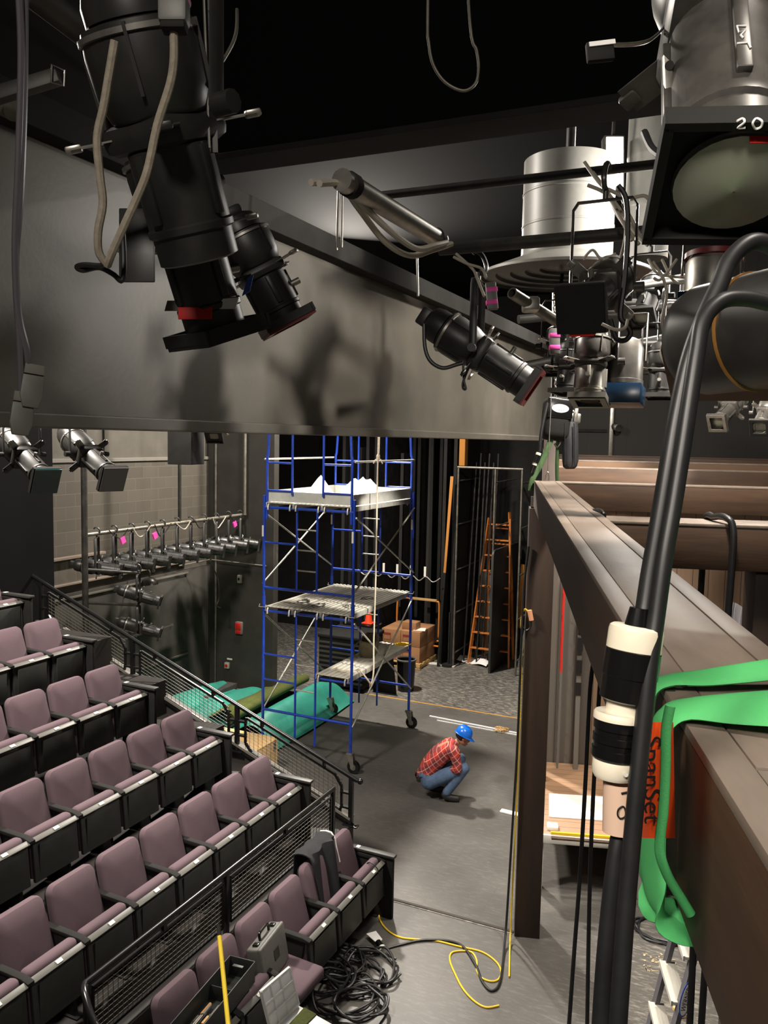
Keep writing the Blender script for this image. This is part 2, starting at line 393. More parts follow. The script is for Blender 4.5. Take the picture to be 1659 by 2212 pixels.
def plankmat(name, c1, c2, seam, axis, width, rough=.55):
    m = mat(name, c1, rough); nt = m.node_tree; L = nt.links.new; b = nt.nodes['Principled BSDF']
    tc = ND(m, 'TexCoord'); sx = ND(m, 'SeparateXYZ'); L(tc.outputs['Object'], sx.inputs[0])
    a = ND(m, 'Math', operation='DIVIDE'); L(sx.outputs[axis], a.inputs[0]); a.inputs[1].default_value = width
    fl = ND(m, 'Math', operation='FLOOR'); L(a.outputs[0], fl.inputs[0]); fr = ND(m, 'Math', operation='FRACT'); L(a.outputs[0], fr.inputs[0])
    wn = ND(m, 'TexWhiteNoise', noise_dimensions='1D'); L(fl.outputs[0], wn.inputs['W'])
    mp = ND(m, 'Mapping'); s = [1.5]*3; s[axis] = 30; mp.inputs['Scale'].default_value = s; L(tc.outputs['Object'], mp.inputs['Vector'])
    n = ND(m, 'TexNoise', Scale=1, Detail=5); L(mp.outputs[0], n.inputs['Vector'])
    av = ND(m, 'Math', operation='MULTIPLY_ADD'); L(n.outputs['Fac'], av.inputs[0]); av.inputs[1].default_value = .6; 
    hw = ND(m, 'Math', operation='MULTIPLY'); L(wn.outputs['Value'], hw.inputs[0]); hw.inputs[1].default_value = .45; L(hw.outputs[0], av.inputs[2])
    x = ND(m, 'Mix', data_type='RGBA'); L(av.outputs[0], x.inputs[0]); x.inputs[6].default_value = lin(c1); x.inputs[7].default_value = lin(c2)
    lt = ND(m, 'Math', operation='LESS_THAN'); L(fr.outputs[0], lt.inputs[0]); lt.inputs[1].default_value = .02/width*.35
    y = ND(m, 'Mix', data_type='RGBA'); L(lt.outputs[0], y.inputs[0]); L(x.outputs[2], y.inputs[6]); y.inputs[7].default_value = lin(seam)
    L(y.outputs[2], b.inputs['Base Color']); return m
plankwall = plankmat('vertical wall planks', (104, 84, 66), (132, 108, 86), (30, 24, 20), 0, .2)
greylitplank = plankmat('vertical planks in grey light', (76, 70, 64), (96, 90, 82), (44, 40, 36), 0, .24)  # same wall as plankwall; its different light is put into the colour
deckplank = plankmat('deck planks', (134, 104, 78), (160, 126, 96), (84, 62, 46), 1, .14)
blackplank = plankmat('black wall boards', (27, 25, 23), (32, 30, 27), (14, 13, 12), 0, .62, .7)
SETM = Mx((SR, SD, V((0, 0, 1)))).transposed().to_4x4()
def structS(name, m, mat, smooth=False):        # built in the set's own axes: x across, y along, z up
    o = struct(name, m, mat, smooth); o.matrix_world = SETM; return o
# ---- floor, walls, ceiling
struct('floor', M().bb((-12, -2, -.1), (9, 19.2, 0)), floorm)
struct('ceiling', M().bb((-12, -2, 8.3), (9, 19.2, 8.4)), ceilm)
struct('wall_left', M().bb((-10.2, 2, 0), (-10.03, 13.64, 4.5)), brickm)
struct('trim_1', M().bb((-10.2, 2, 4.5), (-10.0, 13.47, 4.56), .006), tubegrey)
struct('wall_upper_left', M().bb((-10.22, 2, 4.56), (-10.06, 13.6, 8.3)), flatpaint)
struct('wall_back_left', M().bb((-10.03, 13.47, 0), (-8.5, 13.64, 8.3)), darkwall)
struct('wall_back', M().bb((-12, 18.9, 0), (9, 19.1, 8.3)), mattblack)
struct('wall_rear_left', M().bb((-12, 13.64, 0), (-11.8, 18.9, 8.3)), mattblack)
struct('wall_lower_left', M().bb((-10.03, 8.6, 0), (-9.98, 13.47, 2.42)), darkwall)
yP = onX(115, 1100, -8.9).y
struct('wall_pillar', M().bb((-10.0, yP-2.2, 0), (-8.9, yP, 8.3)), pillarm)
for i, z in enumerate((2.56, 2.34, 1.42, .78)):
    a, b = (9.4, 12.75) if i != 2 else (10.6, 12.3)
    struct('trim_%d' % (i+2), M().bb((-10.02, a, z), (-9.94, b, z+.03), .004), timbertop if i < 1 else flatpaint)
struct('trim_6', M().bb((-10.02, 9.3, 2.98), (-9.92, 10.55, 3.02), .004), timbertop)
# floor lines: seam at the stage edge, tape line upstage
struct('trim_7', M().bb((-3.6, 7.90, 0), (-2.1, 7.935, .012)), mat('floor seam strip', (52, 46, 40), .7))
struct('trim_8', M().bb((-3.6, 7.88, 0), (-2.1, 7.90, .005)), mat('worn floor edge', (150, 142, 130), .7, c2=(90, 86, 80), sc=14))
struct('trim_9', M().bb((-6.9, 14.33, 0), (-3.2, 14.375, .003)), mat('tan tape', (176, 132, 62), .7))
# ---- raked seating tiers
TZ = [.62+.438*j for j in range(5)]; TD = [4.06+.87*j for j in range(5)] + [9.4]
for j in range(5):
    m = M().bb((-TD[j+1]-.02, 1.5, 0), (-TD[j], 8.12, TZ[j]), .004)
    struct('seating_riser_%d' % (j+1), m, tierm)
struct('trim_10', M().prism([(-4.06, 8.12, 0), (-4.06, 8.12, .70), (-8.41, 8.12, 2.36), (-9.4, 8.12, 2.5), (-9.4, 8.12, 0)], (0, .05, 0)), black)
struct('trim_11', M().bar((-4.06, 8.13, .70), (-8.41, 8.13, 2.37), .11, .03), tubegrey)
# ---- theatre seats
def outline(w0, w1, z0, z1, r, n=6):
    pts = []
    def arc(cx, cz, rr, a0, a1):
        for k in range(n+1):
            a = a0 + (a1-a0)*k/n; pts.append((cx+rr*math.cos(a), cz+rr*math.sin(a)))
    arc(w1-r, z1-r, r, 0, PI/2); arc(-w1+r, z1-r, r, PI/2, PI)
    r0 = .05
    arc(-w0+r0, z0+r0, r0, PI, 1.5*PI); arc(w0-r0, z0+r0, r0, 1.5*PI, 2*PI)
    return pts
def make_seat(end=False, first=False):
    t = thing('theatre_seat', 'x', 'seat')
    o = outline(.25, .228, 0, .565, .07)
    R = Mx.Rotation(math.radians(-15), 3, 'Y')
    base = V((-.285, 0, .36))
    P = lambda y, z, x: base + R @ V((x, y, z))
    # padded back: rounded outline, domed front
    m = M(); n = len(o); ccy, ccz = 0, .27
    rings = []
    for sc_, xo in ((1, -.02), (1.0, .012), (.97, .034), (.86, .052), (.5, .064), (.0, .067)):
        rings.append([m.bm.verts.new(P(y*sc_, ccz+(z-ccz)*sc_, xo)) for y, z in o] if sc_ > 0 else [m.bm.verts.new(P(0, ccz, xo))])
    for a, b in zip(rings, rings[1:]):
        if len(b) == 1:
            for i in range(n): m.bm.faces.new((a[i], a[(i+1) % n], b[0]))
        else: m.skinr(a, b)
    m.bm.faces.new(list(reversed(rings[0])))
    bk = part('backrest', m, fabric, t)
    part('back_shell', M().prism([P(y*.96, ccz+(z-ccz)*.96, -.022) for y, z in o], R @ V((-.025, 0, 0)), .006), mattblack, bk)
    # tipped-up seat: cushion roll, pan, plate
    m = M().box((-.078, 0, .455), (.105, .475, .40), Mx.Rotation(math.radians(-5), 3, 'Y'), .045, 4)
    cu = part('seat_cushion', m, fabric, t)
    m = M().box((-.008, 0, .43), (.035, .475, .36), Mx.Rotation(math.radians(-5), 3, 'Y'), .012)
    m.bb((.008, -.19, .27), (.022, .19, .57), .006)
    pan = part('seat_pan', m, seatgrey, t)
    part('pan_edge', M().box((.0, 0, .612), (.052, .47, .016), Mx.Rotation(math.radians(28), 3, 'Y'), .006), seatedge, pan)
    part('number_plate', M().box((.004, 0, .622), (.03, .055, .007), Mx.Rotation(math.radians(28), 3, 'Y'), .002), platem, pan)
    for y in ((.26,) if not first else (.26, -.26)):
        arm = part('armrest', M().prism([(-.40, y-.03, .615), (-.40, y-.03, .655), (-.05, y-.03, .645), (.02, y-.03, .625), (.02, y-.03, .60)], (0, .06, 0), .008), mattblack, t)
        part('leg', M().prism([(-.33, y-.018, 0), (-.38, y-.018, .62), (-.04, y-.018, .61), (-.06, y-.018, .45), (-.14, y-.018, .25), (-.10, y-.018, 0)], (0, .036, 0), .004).bb((-.36, y-.04, 0), (-.06, y+.04, .012)), mattblack, t)
    if end:
        m = M().bb((-.36, .255, .0), (.10, .30, .66), .006)
        e = part('end_panel', m, mattblack, t)
        part('end_armrest', M().bb((-.38, .235, .66), (.12, .315, .69), .008), seatgrey, e)
        part('row_plate', M().bb((-.33, .25, .69), (-.29, .30, .693)), platem, e)
    return t
proto = {}
for k, (e, f) in {'mid': (0, 0), 'end': (1, 0), 'first': (0, 1)}.items():
    proto[k] = make_seat(bool(e), bool(f))
used = set()
ORD = ['first', 'second', 'third', 'fourth', 'fifth', 'sixth', 'seventh', 'eighth']
def place_seat(kind, x, y, z, label, group, skip=()):
    if kind not in used and not skip:
        used.add(kind); r = proto[kind]; r.location = (x, y, z); MW[r] = Mx.Translation(V((x, y, z))); r['label'] = label; r['group'] = group
    else: r = dup(proto[kind], Mx.Translation(V((x, y, z))), label, group, skip)
    return r
rows = [('D', 4.375, 4.153, 7, -1, 'the row behind the front railing'), ('C', 5.245, 4.449, 6, 0, 'the second raised row'),
        ('B', 6.115, 5.3, 4, 0, 'the third raised row'), ('A', 6.985, 6.318, 2, -1, 'the fourth raised row')]
for j, (k, d, y0, n, s, where) in enumerate(rows):
    for i in range(n-1, s-1, -1):
        q = n-1-i
        lab = ('mauve seat beside the stair railing at the end of ' if q == 0 else 'mauve seat, ' + ORD[q] + ' from the stair railing in ') + where
        place_seat('end' if q == 0 else ('first' if i == s else 'mid'), -d, y0+.52*i, TZ[j], lab, 'mauve seats on the raked tiers')
place_seat('end', -7.855, 6.75, TZ[4], 'topmost mauve seat at the left edge of the photo in the highest row', 'mauve seats on the raked tiers')
FL = [('end', 2, 'mauve seat at the stage end of the floor row with a black cord across it'), ('mid', 1, 'mauve floor-row seat with a dark jacket hung over its back'),
      ('mid', 0, 'mauve tipped-up floor-row seat between the jacket seat and the grey tool case'), ('mid', -1, 'mauve floor-row seat with its cushion down under the grey tool case'),
      ('mid', -2, 'mauve floor-row seat behind the long steel tray'), ('first', -3, 'mauve floor-row seat at the bottom edge of the photo below the tray')]
for k, i, lab in FL:
    sk = ('seat_cushion', 'seat_pan') if i == -1 else ()
    r = place_seat(k, -3.396, 6.268+.52*i, 0, lab, 'mauve seats of the floor row', sk)
    if i == -1:
        part('seat_cushion', M().box((-.02, 0, .44), (.42, .44, .09), Mx.Rotation(math.radians(3), 3, 'Y'), .04, 4), fabric, r)
        part('seat_pan', M().box((-.02, 0, .385), (.40, .43, .03), None, .01), seatgrey, r)
    if i == 2:
        part('cord', M().tube(spline([(-.14, .06, .60), (-.09, .06, .665), (-.03, .05, .67), (.02, .05, .63), (.035, .05, .58)], 5), .006, 6), cable, r)
for k in proto:
    if k not in used:
        for c in list(proto[k].children_recursive): bpy.data.objects.remove(c)
        bpy.data.objects.remove(proto[k])
# ---- railings
def mesh_panel(m, A, B, C, D, nx, ny, r=.0035):
    # A,B top edge; C,D bottom edge: woven wire grid
    A, B, C, D = map(V, (A, B, C, D))
    for i in range(nx+1): m.cyl(A.lerp(B, i/nx), C.lerp(D, i/nx), r, n=4, cap=False)
    for i in range(ny+1): m.cyl(A.lerp(C, i/ny), B.lerp(D, i/ny), r, n=4, cap=False)
    return m
# front railing along the first raised row
t = thing('railing', 'low black railing with wire mesh along the front of the raised seats', 'railing', (-4.1, 6, .62))
YR, YL = 7.74, 4.14; ZT = 1.175
part('handrail', M().tube([(-4.1, YL-.02, ZT), (-4.1, YR+.02, ZT)], .024, 10), rail, t, 'glossy black handrail with a bright sheen', W=True)
for y in (YL, 5.78, YR):
    part('post', M().bb((-4.12, y-.022, .62), (-4.08, y+.022, ZT-.01), .003), rail, t, W=True)
for a, b in ((YL+.05, 5.72), (5.84, YR-.05)):
    m = M()
    for z in (ZT-.07, .70): m.bar((-4.1, a, z), (-4.1, b, z), .022, .022)
    for y in (a, b): m.bar((-4.1, y, .70), (-4.1, y, ZT-.07), .022, .022)
    f = part('panel_frame', m, rail, t, W=True)
    part('wire_mesh', mesh_panel(M(), (-4.1, a, ZT-.07), (-4.1, b, ZT-.07), (-4.1, a, .70), (-4.1, b, .70), 30, 10, .0024), meshm, f, W=True)
    part('hanger', M().bb((-4.115, (a+b)/2-.02, ZT-.075), (-4.085, (a+b)/2+.02, ZT-.01)), rail, t, W=True)
m = M().tube(spline([(-4.1, YL-.02, ZT), (-4.0, YL-.12, ZT+.01), (-3.8, YL-.2, ZT-.12), (-3.4, YL-.2, ZT-.42), (-3.1, YL-.2, ZT-.66)], 6), .024, 10)
part('stair_handrail', m, rail, t, W=True)
# sloping railing beside the steps
t = thing('railing', 'sloping black stair railing with wire mesh beside the seat ends', 'railing', (-6.2, 8.1, 1.2))
Y8 = 8.1
def zr(x): return 1.17 + (-x-4.02)*.383
part('handrail', M().tube([(-3.98, Y8, zr(-3.98)), (-9.0, Y8, zr(-9.0))], .026, 10), rail, t, 'glossy black sloping handrail', W=True)
part('end_knob', M().ball((-3.95, Y8, zr(-3.98)), .034), rail, t, W=True)
px = [-4.06, -5.6, -7.19, -8.75]
for x in px: part('post', M().bb((x-.024, Y8-.024, zr(x)-.56), (x+.024, Y8+.024, zr(x)-.01), .003), rail, t, W=True)
for x in px[:3]: part('foot_plate', M().bb((x-.09, Y8-.04, zr(x)-.57), (x+.09, Y8+.04, zr(x)-.555), .002).cyl((x-.06, Y8, zr(x)-.557), (x-.06, Y8, zr(x)-.54), .016).cyl((x+.06, Y8, zr(x)-.557), (x+.06, Y8, zr(x)-.54), .016), rail, t, W=True)
for a, b in zip(px, px[1:]):
    a2, b2 = a-.12, b+.12; h0, h1 = .085, .47
    Q = lambda x, h: V((x, Y8, zr(x)-h))
    pts = [Q(a2-.09, h0), Q(b2+.02, h0), Q(b2, h0+.05), Q(b2, h1-.07), Q(b2+.09, h1), Q(a2-.02, h1), Q(a2, h1-.06), Q(a2, h0+.09)]
    m = M()
    for p, q in zip(pts, pts[1:]+pts[:1]): m.bar(p, q, .026, .026)
    f = part('panel_frame', m, rail, t, W=True)
    part('wire_mesh', mesh_panel(M(), Q(a2, h0), Q(b2, h0), Q(a2, h1), Q(b2, h1), 22, 9, .0026), meshm, f, W=True)
    for x, s in ((a, -1), (b, 1)):
        for h in (.19, .36): part('spacer_block', M().bar((x, Y8, zr(x)-h), (x+s*.13, Y8, zr(x)-h), .05, .022), rail, t, W=True)
    for x in (a-.35, b+.35): part('spacer_block', M().bar((x, Y8, zr(x)-.01), (x, Y8, zr(x)-h0), .045, .022), rail, t, W=True)
    part('bottom_rail', M().bar((a, Y8, zr(a)-.53), (b, Y8, zr(b)-.53), .03, .03), rail, t, W=True)
# ---------------------------------------------------------------- scaffold tower
XA, XB, YA, YB = -5.42, -6.96, 10.76, 12.97
t = thing('scaffold_tower', 'tall blue tube scaffold tower on black rubber casters', 'scaffold', ((XA+XB)/2, (YA+YB)/2, 0))
scaf = t
XI1, XI2 = -6.38, -6.03
def P_(nm, a, b, r, mt, par=None, n=10): return part(nm, M().cyl(a, b, r, n=n), mt, par or t, W=True)
posts = {}
for x in (XA, XB):
    for y in (YA, YB):
        p = P_('post', (x, y, .30), (x, y, 4.08), .023, blue); posts[(x, y)] = p
        for z in (2.34, 3.05, 3.62):
            pass
        part('coupler', M().cyl((x, y, 2.40), (x, y, 2.52), .029, n=12), blue, p, W=True)
        part('locking_clip', M().tube([(x-.05, y-.03, 2.40), (x-.06, y-.04, 2.36), (x+.05, y-.04, 2.36), (x+.06, y-.03, 2.40)], .006, 6), galv, p, W=True)
        # caster
        d = -1 if y == YA else 1
        c = part('caster_fork', M().bb((x-.05, y-.05, .285), (x+.05, y+.05, .31), .004).prism([(x-.04, y-.045, .285), (x+.06, y-.045, .285), (x+.085, y-.045, .10), (x+.04, y-.045, .08)], (0, .008, 0)).prism([(x-.04, y+.037, .285), (x+.06, y+.037, .285), (x+.085, y+.037, .10), (x+.04, y+.037, .08)], (0, .008, 0)), steel, t, W=True)
        part('caster_wheel', M().lathe((x+.06, y-.028, .105), (0, 1, 0), [(.02, 0), (.085, 0), (.1, .008), (.105, .02), (.105, .036), (.1, .048), (.085, .056), (.02, .056)], 28), plasticblack, c, 'black rubber wheel', W=True)
        part('wheel_hub', M().cyl((x+.06, y-.034, .105), (x+.06, y+.034, .105), .045, n=18), steel, c, W=True)
for y in (YA, YB):
    for z, r in ((.74, .021), (2.30, .021), (2.66, .021), (3.90, .021)):
        P_('cross_bar', (XA, y, z), (XB, y, z), r, blue)
    for z0, z1 in ((.74, 2.30), (2.66, 3.90)):
        for x in (XI1, XI2): P_('inner_upright', (x, y, z0), (x, y, z1), .018, blue)
        for k in range(1, 4):
            z = z0 + (z1-z0)*k/4
            P_('ladder_rung', (XI1, y, z), (XI2, y, z), .012, galv)
    for z in (1.62, 1.22, 3.36): P_('side_rung', (XB, y, z), (XI1, y, z), .016, blue)
    for z in (1.36,): P_('side_rung', (XI2, y, z), (XA, y, z), .018, blue)
    for x in (XI1, XI2): P_('upright_tail', (x, y, .30), (x, y, .74), .016, blue)
# guard frames above the top deck
for y in (YA, YB):
    for x, s in ((XA, -1), (XB, 1)):
        xi = -5.94 if x == XA else -6.47
        up_ = part('guard_post', M().tube(spline([(x+s*.045, y, 3.72), (x+s*.045, y, 4.62), (x+s*.06, y, 4.72), (x+s*.09, y, 5.3), (x+s*.09, y, 5.6)], 4), .021, 10), blue, t, W=True)
        P_('guard_inner_post', (xi, y, 4.10), (xi, y, 5.6), .018, blue)
        for z in (4.16, 4.58): P_('guard_rung', (x+s*.05, y, z), (xi, y, z), .014, blue)
        part('sticker', M().bb((x-.024, y-.026, 3.45), (x+.006, y-.022, 3.62)), whitepaint, up_, 'white label on the post', W=True)
for x in (XA, XB): P_('guard_rail', (x, YA, 4.63), (x, YB, 4.63), .014, galv)
for x in (XA+.02, XB-.02):
    for z0, z1 in ((1.0, 2.26), (2.72, 3.82)):
        P_('cross_brace', (x, YA, z0-.3*(z0 < 2)), (x, YB, z1), .014, galv); P_('cross_brace', (x+.012, YA, z1), (x+.012, YB, z0-.3*(z0 < 2)), .014, galv)
# planks
def plank(x0, x1, z, label, grp):
    th = thing('scaffold_plank', label, 'plank', ((x0+x1)/2, (YA+YB)/2, z), group=grp)
    y0, y1 = YA-.03, YB+.03
    m = M().bb((x0+.006, y0, z+.05), (x1-.006, y1, z+.056))
    n = 6
    for k in range(n):
        xx = x0+.02+(x1-x0-.04)*(k+.5)/n; m.bb((xx-.020, y0, z+.054), (xx+.020, y1, z+.066))
    part('deck', m, alum, th, W=True)
    for xx in (x0+.008, x1-.008): part('side_beam', M().bb((xx-.008, y0, z-.02), (xx+.008, y1, z+.054), .003), galv, th, W=True)
    for xx in (x0+.05, x1-.05):
        for yy in (YA, YB):
            part('hook', M().tube([(xx, yy-.045, z-.055), (xx, yy-.045, z+.0), (xx, yy-.03, z+.03), (xx, yy+.04, z+.03)], .013, 8), galv, th, W=True)
    if True:
        m = M()
    return th
w3 = (XA-XB-.08)/3
names3 = ['on the side nearest the stage', 'in the middle of the deck', 'on the side nearest the brick wall']
for lev, z, nm in ((0, 2.32, 'middle'), (1, 3.92, 'top')):
    for k in range(3):
        x1 = XA-.04-k*w3
        plank(x1-w3+.004, x1, z, 'ribbed aluminium plank of the %s scaffold deck, %s' % (nm, names3[k]), 'scaffold planks')
plank(XI2+.02, XA-.04, 1.38, 'single ribbed aluminium plank low in the scaffold below the middle deck', 'scaffold planks')
# toe boards
z = 3.985
for a, b, nm in (((XA-.05, YA+.05), (XA-.05, YB-.05), 'along the stage side'), ((XB+.05, YA+.05), (XB+.05, YB-.05), 'along the brick wall side'), ((XA-.05, YA+.03), (XB+.05, YA+.03), 'across the near end'), ((XA-.05, YB-.03), (XB+.05, YB-.03), 'across the far end')):
    single('toe_board', M().bar((a[0], a[1], z+.085), (b[0], b[1], z+.085), .014, .16), toe, 'grey metal toe board %s of the top scaffold deck' % nm, 'toe board', 'toe boards of the top scaffold deck')
# things on the decks
def crumple(c, w, d, h, pk, seed=0):
    rnd = random.Random(seed); ph = [rnd.uniform(0, 6) for _ in range(4)]
    def f(u, v):
        x = (u-.5)*w; y = (v-.5)*d
        zz = 0
        for (a, b, s, hh) in pk: zz = max(zz, hh*max(0, 1-abs(u-a)/s-abs(v-b)/s*.8))
        return V(c)+V((x, y, zz*h+.012*math.sin(9*u+ph[0])*math.sin(7*v+ph[1])+.016))
    return f
c = V((-6.50, 11.9, 3.995))
single('cloth_sheet', M().sheet(crumple(c, .80, 1.0, .36, [(.35, .5, .38, 1)], 2), 14, 14, .004), white, 'white folded sheet with a sharp peak on the top scaffold deck', 'sheet')
single('cloth_sheet', M().sheet(crumple(c+V((.60, .1, 0)), .62, .7, .34, [(.25, .5, .6, 1), (.5, .5, .6, 1), (.7, .5, .6, 1)], 5), 14, 14, .004), white, 'white folded sheet with a flat top, right of the peaked sheet', 'sheet')
m = M()
rnd = random.Random(3)
pts = [(-6.2+.55*k/26*1.0+rnd.uniform(-.06, .06), 11.15+rnd.uniform(-.14, .25), 3.99+rnd.uniform(0, .03)) for k in range(26)]
single('cable_heap', m.tube(spline(pts, 4), .008, 6), mat('maroon cable', (70, 34, 40), .6), 'dark tangled cables lying on the top scaffold deck by the white sheets', 'cable')
rnd = random.Random(9)
for i, (x, y) in enumerate(((-6.6, 11.3), (-6.2, 11.15), (-5.75, 11.35), (-5.8, 12.1))):
    pts = []
    for k in range(9):
        a = k*1.9+i; pts.append((x+.14*math.cos(a)*rnd.uniform(.4, 1.3), y+.16*math.sin(a)*rnd.uniform(.4, 1.4), 2.386))
    single('cable', M().tube(spline(pts, 5), .005, 6), cable, 'loose black cable on the middle scaffold deck, %s' % ['nearest the brick wall', 'second from the brick wall', 'near the blue corner post', 'behind the hanging rope'][i], 'cable', 'loose cables on the middle scaffold deck')
# canvas bag on the low plank
t = thing('canvas_bag', 'open crumpled canvas bag standing on the low scaffold plank', 'bag', (-5.72, 12.0, 1.442))
prof = [(r_*.84, h_*.84) for r_, h_ in [(.10, 0), (.17, .01), (.19, .10), (.18, .22), (.19, .30), (.17, .34), (.15, .33), (.165, .28), (.15, .1), (.05, .03)]]
m = M().lathe((-5.76, 12.0, 1.442), (0.25, -.35, .9), prof, 28)
for v in m.bm.verts:
    a = math.atan2(v.co.y-12.0, v.co.x+5.76); k = max(0, v.co.z-1.46); v.co += V((math.cos(a)*.06*math.sin(3*a)*k*3, math.sin(a)*.05*math.cos(2*a)*k*3, .05*math.sin(4*a)*k*3))
zmin = min(v.co.z for v in m.bm.verts)
for v in m.bm.verts: v.co.z += 1.443-zmin
part('bag_body', m, canvas, t, W=True)
part('strap', M().tube(spline([(-5.9, 11.97, 1.68), (-5.94, 11.87, 1.6), (-5.9, 11.8, 1.5), (-5.84, 11.78, 1.462)], 5), .012, 6), canvas, t, W=True)
# rope
xr, yr = onX(812, 1200, -5.33).x, onX(812, 1200, -5.33).y
top = (xr, yr, 5.9)
t = thing('rope', 'white rope hanging down the scaffold and looped over the low plank', 'rope', (xr, yr, 1.2))
pts = [top, (xr+.005, yr, 5.0), (xr, yr, 4.2), (xr+.004, yr, 3.0), (xr, yr-.02, 1.9), (xr+.02, yr-.05, 1.4), (xr-.0, yr-.12, 1.22), (xr+.03, yr-.2, 1.3), (-5.42, yr-.25, 1.46), (-5.55, yr-.12, 1.456), (-5.66, yr-.35, 1.456), (-5.8, yr-.3, 1.456), (-5.86, yr-.2, 1.456)]
part('line', M().tube(spline(pts, 7), .013, 8), rope, t, W=True)
part('second_line', M().tube([(xr+.03, yr, 5.9), (xr+.016, yr, 4.75)], .012, 8), rope, t, W=True)
part('knot', M().ball((xr+.008, yr, 4.7), (.03, .03, .05)).tube(spline([(xr, yr, 4.68), (xr-.05, yr, 4.64), (xr-.07, yr, 4.6)], 4), .01, 6).tube(spline([(xr+.01, yr, 4.68), (xr+.06, yr, 4.65), (xr+.08, yr, 4.6)], 4), .01, 6), rope, t, W=True)
# ---------------------------------------------------------------- backstage
# pallet of boxes
t = thing('pallet', 'pine pallet under the stack of brown boxes', 'pallet', (-7.06, 16.95, 0))
bx, by = -6.62, 16.42
for k in range(5): part('top_board', M().bb((-7.62, by+.22*k, .10), (bx, by+.22*k+.12, .125), .002), palletm, t, W=True)
for x in (-7.57, -7.1, bx-.05): part('stringer', M().bb((x-.045, by, .02), (x+.045, by+1.0, .10), .002), palletm, t, W=True)
for y in (by, by+.44, by+.88): part('bottom_board', M().bb((-7.62, y, 0), (bx, y+.12, .02), .002), palletm, t, W=True)
def carton(x0, x1, y0, y1, z0, h, label, pr=True):
    th = thing('cardboard_box', label, 'box', ((x0+x1)/2, (y0+y1)/2, z0), group='brown boxes on the pallet')
    part('carton', M().bb((x0, y0, z0), (x1, y1, z0+h), .008), cardboard, th, W=True)
    if pr:
        p = part('printed_panel', M().bb((x0+.05, y0-.002, z0+h*.3), (x0+.22, y0+.001, z0+h*.75)), cardprint, th, 'dark red print on the end of the box', W=True)
        part('label_sticker', M().bb((x0+.06, y0-.004, z0+h*.32), (x0+.21, y0-.001, z0+h*.58)), cardboard, p, W=True)
    return th
yy = by+.06
lv = {0: 'bottom', 1: 'upper'}
for z in (0, 1):
    for i in (0, 1):
        for j in (0, 1):
            x1 = bx-.04-i*.46; y0 = yy+j*.46
            carton(x1-.455, x1, y0, y0+.455, .127+z*.342, .34, 'brown box on the pallet, %s layer, %s, %s' % (lv[z], ('stage side', 'wall side')[i], ('front', 'back')[j]), j == 0)
carton(-7.15, -6.82, 16.62, 16.9, .811, .16, 'small brown box lying on top of the pallet stack', False)
single('paper_sheet', M().box((-6.78, 16.75, .814), (.26, .30, .004), Mx.Rotation(.3, 3, 'Z')), paper, 'white paper sheet on top of the brown boxes', 'paper')
# orange cart
t = thing('platform_cart', 'orange steel platform cart with push handle behind the boxes', 'cart', (-7.0, 17.9, 0))
part('push_handle', M().tube(spline([(-6.66, 17.6, .42), (-6.66, 17.6, 1.2), (-6.72, 17.6, 1.29), (-6.82, 17.6, 1.3), (-7.6, 17.6, 1.3), (-7.7, 17.6, 1.2), (-7.7, 17.6, .42)], 5), .02, 10), orangepaint, t, W=True)
part('grip', M().bb((-7.4, 17.57, 1.285), (-6.72, 17.63, 1.34), .01), palletm, t, 'pale wooden grip', W=True)
part('bumper_frame', M().tube(spline([(-6.75, 17.3, .34), (-6.45, 17.3, .34), (-6.40, 17.45, .34), (-6.45, 17.75, .34), (-6.75, 17.75, .34)], 5), .02, 8), orangepaint, t, W=True)
part('platform', M().bb((-7.75, 17.3, .26), (-6.72, 18.3, .32), .01), mattblack, t, W=True)
for x in (-7.6, -6.9):
    for y in (17.45, 18.15): part('wheel', M().cyl((x-.02, y, .1), (x+.02, y, .1), .1, n=18).bb((x-.03, y-.03, .1), (x+.03, y+.03, .27)), plasticblack, t, W=True)
# black hamper with cone
hx = onz(745, 1505)
t = thing('road_case', 'dark ribbed road case behind the scaffold', 'case', (-7.45, 14.75, 0))
part('case_body', M().bb((-7.95, 14.3, .08), (-6.95, 15.2, 1.02), .02), mattblack, t, W=True)
m = M()
for k in range(9): part('rib', M().bb((-7.93, 14.285, .16+k*.095), (-6.97, 14.3, .20+k*.095)), darkwall, t, W=True)
part('lid', M().bb((-7.97, 14.28, 1.02), (-6.93, 15.22, 1.1), .02), mattblack, t, W=True)
for k in range(4): part('wheel', M().cyl((-7.8+.7*(k % 2), 14.45+.6*(k//2)-.03, .045), (-7.8+.7*(k % 2), 14.45+.6*(k//2)+.03, .045), .045).bb((-7.82+.7*(k % 2), 14.43+.6*(k//2), .045), (-7.78+.7*(k % 2), 14.47+.6*(k//2), .09)), plasticblack, t, W=True)
t = thing('storage_crate', 'black storage crate under the orange cone', 'crate', (-7.72, 16.0, 0))
part('crate_body', M().bb((-8.05, 15.75, 0), (-7.5, 16.25, .94), .02), mattblack, t, W=True)
part('crate_lid', M().bb((-8.07, 15.73, .94), (-7.48, 16.27, 1.0), .015), plasticblack, t, W=True)
cx, cy = onz(832, 1362, .70).x, onz(832, 1362, .70).y
cx, cy = -7.66, 15.98
t = thing('traffic_cone', 'bright orange cone standing on the black crate', 'cone', (cx, cy, 1.001))
part('cone_body', M().lathe((cx, cy, 1.001), (0, 0, 1), [(.09, .02), (.085, .03), (.04, .32), (.032, .36), (.026, .36), (.03, .32)], 24), orange, t, W=True)
part('cone_base', M().bb((cx-.12, cy-.12, 1.001), (cx+.12, cy+.12, 1.025), .008), orange, t, W=True)
m = M(); pts = []
for k in range(40): pts.append((-5.62+.11*math.cos(k*.62)+.004*k, 12.92+.06*math.sin(k*.62), 1.448+.0012*k))
